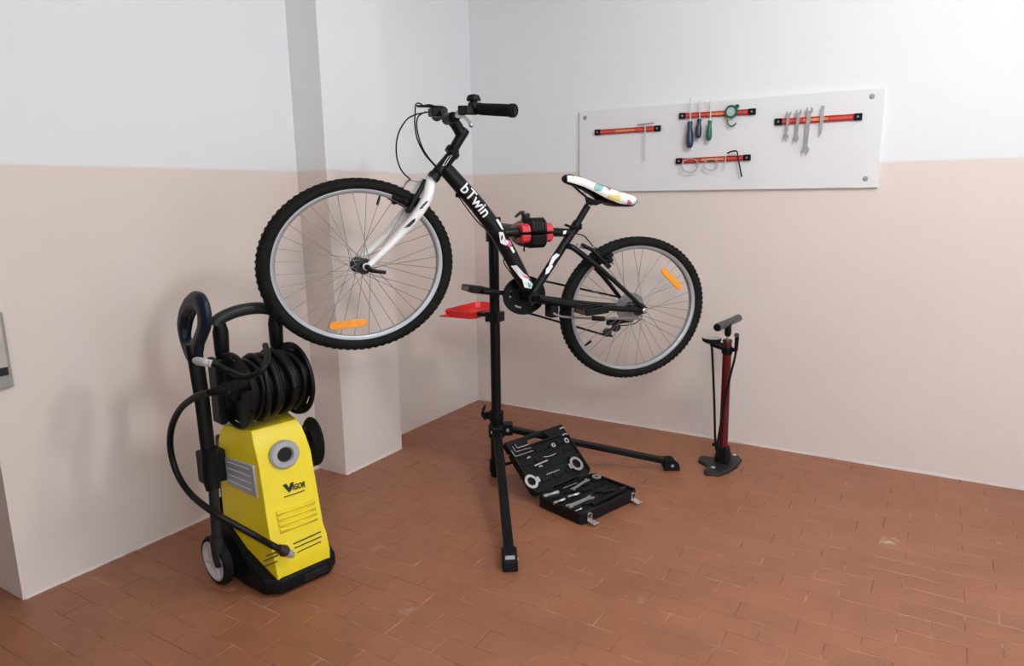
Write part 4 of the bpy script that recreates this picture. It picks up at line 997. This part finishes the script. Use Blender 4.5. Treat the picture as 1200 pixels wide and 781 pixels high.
# latches
for lx, ly in ((690, 603), (741, 579)):
    P0_ = on(lx, ly, cp(0, LW/2, 0), wv_); a = (P0_-CM).dot(hv)
    lt = MB(); f0 = lambda aa, z, o: cp(a+aa, LW/2+o, z)
    lt.ring(f0(0, .030, .004), wv_, .010, [(-.0028, -.002), (.0028, -.002), (.0028, .003), (-.0028, .003)], 20, UP)
    lt.prism([f0(-.013, .012, .001), f0(.013, .012, .001), f0(.013, .022, .001), f0(-.013, .022, .001)], wv_*.004)
    lt.prism([f0(-.013, .014, .004), f0(.013, .014, .004), f0(.016, .006, .030), f0(-.010, .006, .030)], UP*.0025)
    lt.tube([f0(-.012, .008, .031), f0(.018, .008, .031)], .0035, 8)
    part_label(lt.build('latch', 'chrome', case, False), 'chrome draw latch hanging open')
# faint maker's mark in the lid
def lpx(x, y, c=LDP-.006): return on(x, y, lidf(0, 0, c), lnn)
mk = MB(); random.seed(3)
for k in range(6):
    x = 640.5+k*2.6; y = 556.5-k*1.0; h_ = random.uniform(1.2, 2.2)
    MB().prism([lpx(x, y-h_/2, LDP-.001), lpx(x+1.7, y-.7-h_/2, LDP-.001), lpx(x+1.9, y-.7+h_/2, LDP-.001), lpx(x+.2, y+h_/2, LDP-.001)], lnn*.001).build('maker_mark', 'grey', lid, False)
LZ = LDP-.002
def ring_spanner(cx, cy, jx, jy, label, r=.028):
    c = lpx(cx, cy, LZ); j = lpx(jx, jy, LZ); d = (j-c).normalized()
    mb = MB().ring(c, lnn, r, [(-.006, 0), (.005, 0), (.005, .004), (-.006, .004)], 36, d)
    sdv = lnn.cross(d); mb.prism([c+d*(r-.002)-sdv*.013, c+d*(r-.002)+sdv*.013, c+d*(r+.017)+sdv*.010, c+d*(r+.017)-sdv*.010], lnn*.004)
    o = mb.build('lockring_tool', 'chrome', None, False); return tag(o, label, 'wrench')
ring_spanner(675, 544, 667, 547.5, 'chrome ring tool at the upper hinge end of the case lid', .026)
ring_spanner(622.5, 565, 630, 562.5, 'chrome ring tool at the near corner of the case lid', .024)
for k, (pts, lab) in enumerate((([(603.5, 521), (606, 525.5), (620, 521)], 'shortest bright hex key clipped in the case lid'), ([(600.5, 524), (604.5, 530), (622, 525)], 'middle bright hex key clipped in the case lid'), ([(599, 528.5), (604, 535.5), (624.5, 528.5)], 'longest bright hex key clipped in the case lid'))):
    P = [lpx(x, y, LZ+.003) for x, y in pts]; tag(MB().tube([P[0], P[1].lerp(P[0], .12), P[1].lerp(P[2], .05), P[2]], .0021, 6).build('hex_key', 'chrome', None), lab, 'hex key')
for pts, r_, nm, lab, cat in (
    ([(626, 546.5), (633, 543.5), (641.5, 540)], .0038, 'spoke_wrench_bar', 'straight bright steel bar across the middle of the case lid', 'tool bar'),
    ([(637, 536), (643, 535.5), (651, 532)], .0022, 'chain_whip_pin', 'thin bright steel pin above the bar in the case lid', 'pin')):
    tag(MB().tube([lpx(x, y, LZ+.003) for x, y in pts], r_, 8).build(nm, 'chrome', None), lab, cat)
for cx, cy, r_, lab in ((647.5, 523, .007, 'small bright ring in the centre of the case lid'), (663, 517.5, .009, 'bright ring near the top corner of the case lid')):
    tag(MB().ring(lpx(cx, cy, LZ), lnn, r_, [(-.003, 0), (.003, 0), (.003, .008), (-.003, .008)], 20, ld).build('spacer_ring', 'chrome', None), lab, 'ring')
for (x0_, y0_, x1_, y1_, lab) in ((655.5, 503.5, 661.5, 502, 'uppermost small steel clip in the case lid corner'), (658.5, 511, 664.5, 509.5, 'second small steel clip in the case lid corner'), (617.5, 538, 621.5, 536.5, 'small bright socket below the hex keys in the lid'), (631.5, 548, 635.5, 547, 'small bright socket below the steel bar in the lid')):
    tag(MB().tube([lpx(x0_, y0_, LZ+.002), lpx((x0_+x1_)/2, (y0_+y1_)/2-1.2, LZ+.004), lpx(x1_, y1_, LZ+.002)], .0038, 8).build('steel_clip' if 'clip' in lab else 'socket', 'chrome', None), lab, 'clip' if 'clip' in lab else 'socket')
# tools in the base
BZ = CT-.002
def bpx(x, y, z=BZ): return onz(x, y, z)
def spanner(A, B, nrm, hw, head, th, m_, name, open_b=True, open_a=True):
    A, B, nrm = V(A), V(B), V(nrm).normalized(); d = (B-A).normalized(); s_ = nrm.cross(d)
    L = (B-A).length; jaw_ = head*.55
    def hd(cn, dr, op):
        # head outline, seen along the shank direction dr
        sd2 = nrm.cross(dr)
        if op: return [(-.9, hw/head), (-.35, .95), (.35, 1.0), (1.0, .72), (.95, .42), (.15, .42), (-.05, 0), (.15, -.42), (.95, -.42), (1.0, -.72), (.35, -1.0), (-.35, -.95), (-.9, -hw/head)], sd2
        return [(-.9, hw/head), (-.4, .8), (.2, .9), (.75, .6), (.95, 0), (.75, -.6), (.2, -.9), (-.4, -.8), (-.9, -hw/head)], sd2
    pb, sb = hd(B, d, open_b); pa, sa = hd(A, -d, open_a)
    poly = [B+d*(x*head)+sb*(y*head) for x, y in pb]+[A-d*(x*head)+sa*(y*head) for x, y in pa]
    mb = MB(); mb.prism(poly, nrm*th); return mb.build(name, m_, None, False)
tag(spanner(bpx(668, 594), bpx(692, 584), UP, .0075, .013, .005, 'steelgrey', 'open_end_wrench'), 'large grey open-end wrench lying in the case base', 'wrench')
tag(spanner(bpx(672, 574), bpx(688, 563.5), UP, .0045, .009, .005, 'steelgrey', 'cone_wrench'), 'narrow grey cone wrench lying near the case hinge', 'wrench')
for (x0_, y0_, x1_, y1_, r_, nm, lab, cat) in (
    (649, 590, 661.5, 585.5, .0065, 'socket', 'bright round socket beside the large wrench in the case base', 'socket'),
    (665, 583, 678, 579, .0060, 'freewheel_tool', 'bright splined tool between the wrenches in the case base', 'tool'),
    (674, 599.5, 681.5, 596.5, .0042, 'driver_bit', 'short bright driver bit at the front edge of the case', 'driver bit'),
    (637, 582, 654, 577, .0075, 'chain_tool', 'grey ribbed chain tool in the near hinge corner of the case base', 'chain tool'),
    (660, 572.5, 676, 566, .0016, 'steel_pin', 'thin steel pin lying along the case hinge', 'pin')):
    a, b = bpx(x0_, y0_, BZ+.002), bpx(x1_, y1_, BZ+.002)
    tag(MB().tube([a, a.lerp(b, .3), a.lerp(b, .34), a.lerp(b, .66), a.lerp(b, .7), b], [r_, r_, r_*.8, r_*.8, r_, r_], 10).build(nm, 'chrome' if 'bright' in lab else 'steelgrey', None), lab, cat)
pl = thing('pliers', bpx(715, 576, CT), 'black handled pliers lying across the front of the case base', 'pliers')
MB().tube(spl([bpx(694, 592), bpx(712, 583), bpx(726, 576)], 4), [.006, .008, .006], 8).build('grip', 'black', pl)
MB().tube(spl([bpx(704, 577), bpx(716, 575), bpx(727, 574.5)], 4), [.006, .008, .006], 8).build('grip', 'black', pl)
MB().tube([bpx(726, 575), bpx(733, 571)], [.010, .004], 8).build('jaw', 'darkgrey', pl)
tag(MB().ring(bpx(699, 559.5), UP, .014, [(-.004, 0), (.004, 0), (.004, .005), (-.004, .005)], 20, hv).build('crank_puller', 'steelgrey', None), 'grey ring headed puller at the far hinge corner of the case', 'puller')

# ================================================================== TOOL BOARD
YF = YB-.018
bx0, bx1, bz0, bz1 = -1.555, -.2415, 1.165, 1.5455
board = thing('tool_board', ((bx0+bx1)/2, YB-.009, bz0), 'white rectangular tool board screwed to the back wall', 'tool board')
MB().box(((bx0+bx1)/2, YB-.009, (bz0+bz1)/2), ((bx1-bx0)/2, .009, (bz1-bz0)/2)).build('panel', 'board', board, False, bevel=.001)
for x, z in ((bx0+.03, bz1-.03), (bx1-.045, bz1-.03), (bx1-.045, bz0+.035), (bx0+.03, bz0+.035)):
    MB().lathe((x, YF+.001, z), (0, -1, 0), [(.011, 0), (.010, .003), (.006, .0045), (.0, .005)], 14).build('screw', 'grey', board)
def by(x, y, d): return ony(x, y, YF-d)
NY = V((0, -1, 0))
def rail(xa, ya, xb, yb_, h, label, lab_rng):
    A, B = by(xa, ya, .012), by(xb, yb_, .012); d = (B-A).normalized(); up_ = NY.cross(d)
    if up_.z < 0: up_ = -up_
    A0 = V((A.x, YF, A.z)); B0 = V((B.x, YF, B.z)); L = (B0-A0).length; mid = (A0+B0)/2
    rl = thing('magnetic_tool_rail', (mid.x, YF-.006, mid.z), label, 'tool rail', 'red tool rails on the board')
    MB().box(mid+NY*.006, (L/2-.012, .006, h/2), (d, NY, up_)).build('bar', 'redbar', rl, False, bevel=.0015)
    hh = h*.24
    def strip(t0_, t1_, m_, nm):
        a = A0.lerp(B0, t0_); b = A0.lerp(B0, t1_); MB().box((a+b)/2+NY*.0122, ((b-a).length/2, .0008, hh), (d, NY, up_)).build(nm, m_, rl, False)
    strip(.09, lab_rng[0]-.01, 'redhi', 'strip'); strip(lab_rng[0], lab_rng[1], 'orangestrip', 'label_strip'); strip(lab_rng[1]+.01, .90, 'redhi', 'strip')
    for t in (0, 1):
        c_ = (A0 if t == 0 else B0)+d*(.014 if t == 0 else -.014)
        e = MB().box(c_+NY*.007, (.015, .007, h/2+.0015), (d, NY, up_)).build('end_cap', 'black', rl, False, bevel=.002)
        MB().lathe(c_+NY*.0135, NY, [(.0045, 0), (.004, .0018)], 10).build('screw', 'grey', rl)
    return rl
rail(697, 155.3, 773.5, 150.3, .0225, 'red tool rail with a single T-handle key hung on it', (.32, .62))
rail(796, 136.0, 885, 130.6, .0225, 'red tool rail holding three screwdrivers and a green tape', (.38, .66))
rail(792, 189.0, 879, 184.6, .0225, 'red tool rail holding two wire rings and a black hex key', (.36, .66))
rail(908, 143.0, 1010, 136.5, .0235, 'red tool rail holding three grey wrenches and a file', (.34, .63))
DT = .024
# T-handle key
t = MB().tube([by(746.5, 146.5, DT), by(766, 144, DT)], .0032, 8); t.tube([by(756, 145.5, DT), by(755.3, 189, DT)], .0026, 8); t.lathe(by(756, 146.5, DT)-V((0, 0, .004)), UP, [(.005, 0), (.005, .007)], 10)
tag(t.build('t_handle_key', 'steelgrey', None), 'grey steel T-handle hex key hanging alone on its red rail', 'hex key')
def driver(x, ytop, xm, yf, yh0, xb, yh1, r, m_, label, tip='steelgrey'):
    rt = thing('screwdriver', by(x, yh1, DT+.008), label, 'screwdriver')
    MB().tube([by(x, ytop, DT), by(x, yh0, DT)], .0024, 8).build('shaft', tip, rt)
    a, b = by(xm, yh0-.5, DT+.004), by(xb, yh1, DT+.008)
    MB().tube([a.lerp(b, t_) for t_ in (0, .06, .16, .28, .5, .78, .93, 1)], [r*.55, r*.75, r*.6, r*.66, r*.95, r, r*.85, r*.4], 12).build('handle', m_, rt)
    return rt
driver(808.8, 114.5, 808.6, 0, 143, 808.2, 173.5, .0165, 'bluegrey', 'largest navy handled screwdriver hanging from the upper rail')
driver(820.0, 117, 819.6, 0, 140, 818, 162, .0145, 'bluegrey', 'smaller navy handled screwdriver next to the green one')
driver(832.5, 116.5, 832, 0, 142, 830.5, 165, .0125, 'green', 'green handled screwdriver hanging from the upper rail')
# green pocket tape with hook
gt = thing('pocket_tape', by(858, 140, .02), 'round green pocket tape with grey face and hook on the rail', 'tape measure')
c_ = by(857.5, 131, .018)
MB().ring(c_, NY, .0235, [(-.004, -.002), (.003, -.002), (.003, .013), (-.004, .013)], 28, UP).build('rim', 'green', gt)
MB().lathe(c_-NY*.001, NY, [(.0205, 0), (.0205, .010)], 28).build('face', 'clear', gt)
MB().box(by(864, 124.5, .020), (.008, .006, .007)).build('tab', 'green', gt, False, bevel=.002)
MB().tube(spl([by(852.5, 139, .02), by(853, 144.5, .02), by(856, 148, .02), by(860, 147, .02), by(862.5, 144, .02)], 4), .0032, 8).build('hook', 'green', gt)
# wire rings, pin and black key on the lower rail
for cx, cy, rx, lab in ((808.5, 194, .036, 'larger silver wire ring hanging on the lower rail'), (833, 193, .029, 'smaller silver wire ring hanging on the lower rail')):
    c_ = by(cx, cy, DT); rg = MB().ring(c_, (NY+V((.15, 0, .1))).normalized(), rx, [(-.0022, -.002), (.0022, -.002), (.0022, .002), (-.0022, .002)], 40, UP, .84)
    e_k = rg.build('wire_ring', 'steelgrey', None); tag(e_k, lab, 'ring')
tag(MB().tube([by(850.5, 182, DT), by(850, 189, DT), by(848.5, 199, DT)], [.0018, .0026, .0012], 8).build('steel_pin', 'steelgrey', None), 'short grey steel pin on the lower rail beside the black key', 'pin')
tag(MB().tube([by(852, 180, DT+.004), by(857, 177.5, DT+.004), by(862.6, 176.8, DT+.004), by(864, 178.2, DT+.004), by(866, 191, DT+.004), by(869.2, 207.5, DT+.004)], .0033, 8).build('hex_key', 'blackm', None), 'black L-shaped hex key hanging from the lower rail', 'hex key')
# wrenches and file on the right rail
for xa, ya, xb, yb_, hw, hd_, lab in ((924.5, 133.5, 921, 160, .0052, .0105, 'shortest grey wrench on the red rail beside the file'), (936, 132, 933, 162, .0056, .0115, 'middle sized grey wrench on the red rail beside the file'), (948.5, 130, 944, 175, .0070, .0140, 'longest grey wrench on the red rail beside the file')):
    tag(spanner(by(xa, ya, .021), by(xb, yb_, .021), NY, hw, hd_, .005, 'steelgrey', 'wrench'), lab, 'wrench')
A, B = by(964.5, 124, .021), by(961.5, 157, .021); d = (B-A).normalized(); s_ = NY.cross(d)
tag(MB().prism([A-s_*.006, A+s_*.007, A.lerp(B, .6)+s_*.0065, B+s_*.004, B-s_*.004, A.lerp(B, .35)-s_*.008], NY*.004).build('flat_file', 'steelgrey', None, False, bevel=.001), 'flat grey file on the red rail beside the wrenches', 'file')

# ================================================================== WALL BOX at the wall's free edge
q0 = onx(12.5, 452, XL); qz1 = onx(0, 375, XL).z
bw = thing('switch_box', (XL+.02, YE+.03, q0.z), 'grey plastic electrical box on the left wall edge', 'electrical box')
ymx = q0.y; ymn = YE+.004; zb = q0.z
MB().box((XL+.011, (ymx+ymn)/2, (zb+zb+.215)/2), (.011, (ymx-ymn)/2, .1075)).build('housing', 'boxgrey', bw, False, bevel=.003)
MB().box((XL+.024, (ymx+ymn)/2-.004, zb+.135), (.006, (ymx-ymn)/2-.006, .075)).build('cover', 'boxcover', bw, False, bevel=.003)
MB().box((XL+.0225, (ymx+ymn)/2-.002, zb+.048), (.003, (ymx-ymn)/2-.008, .011)).build('cable_slot', 'ink', bw, False)
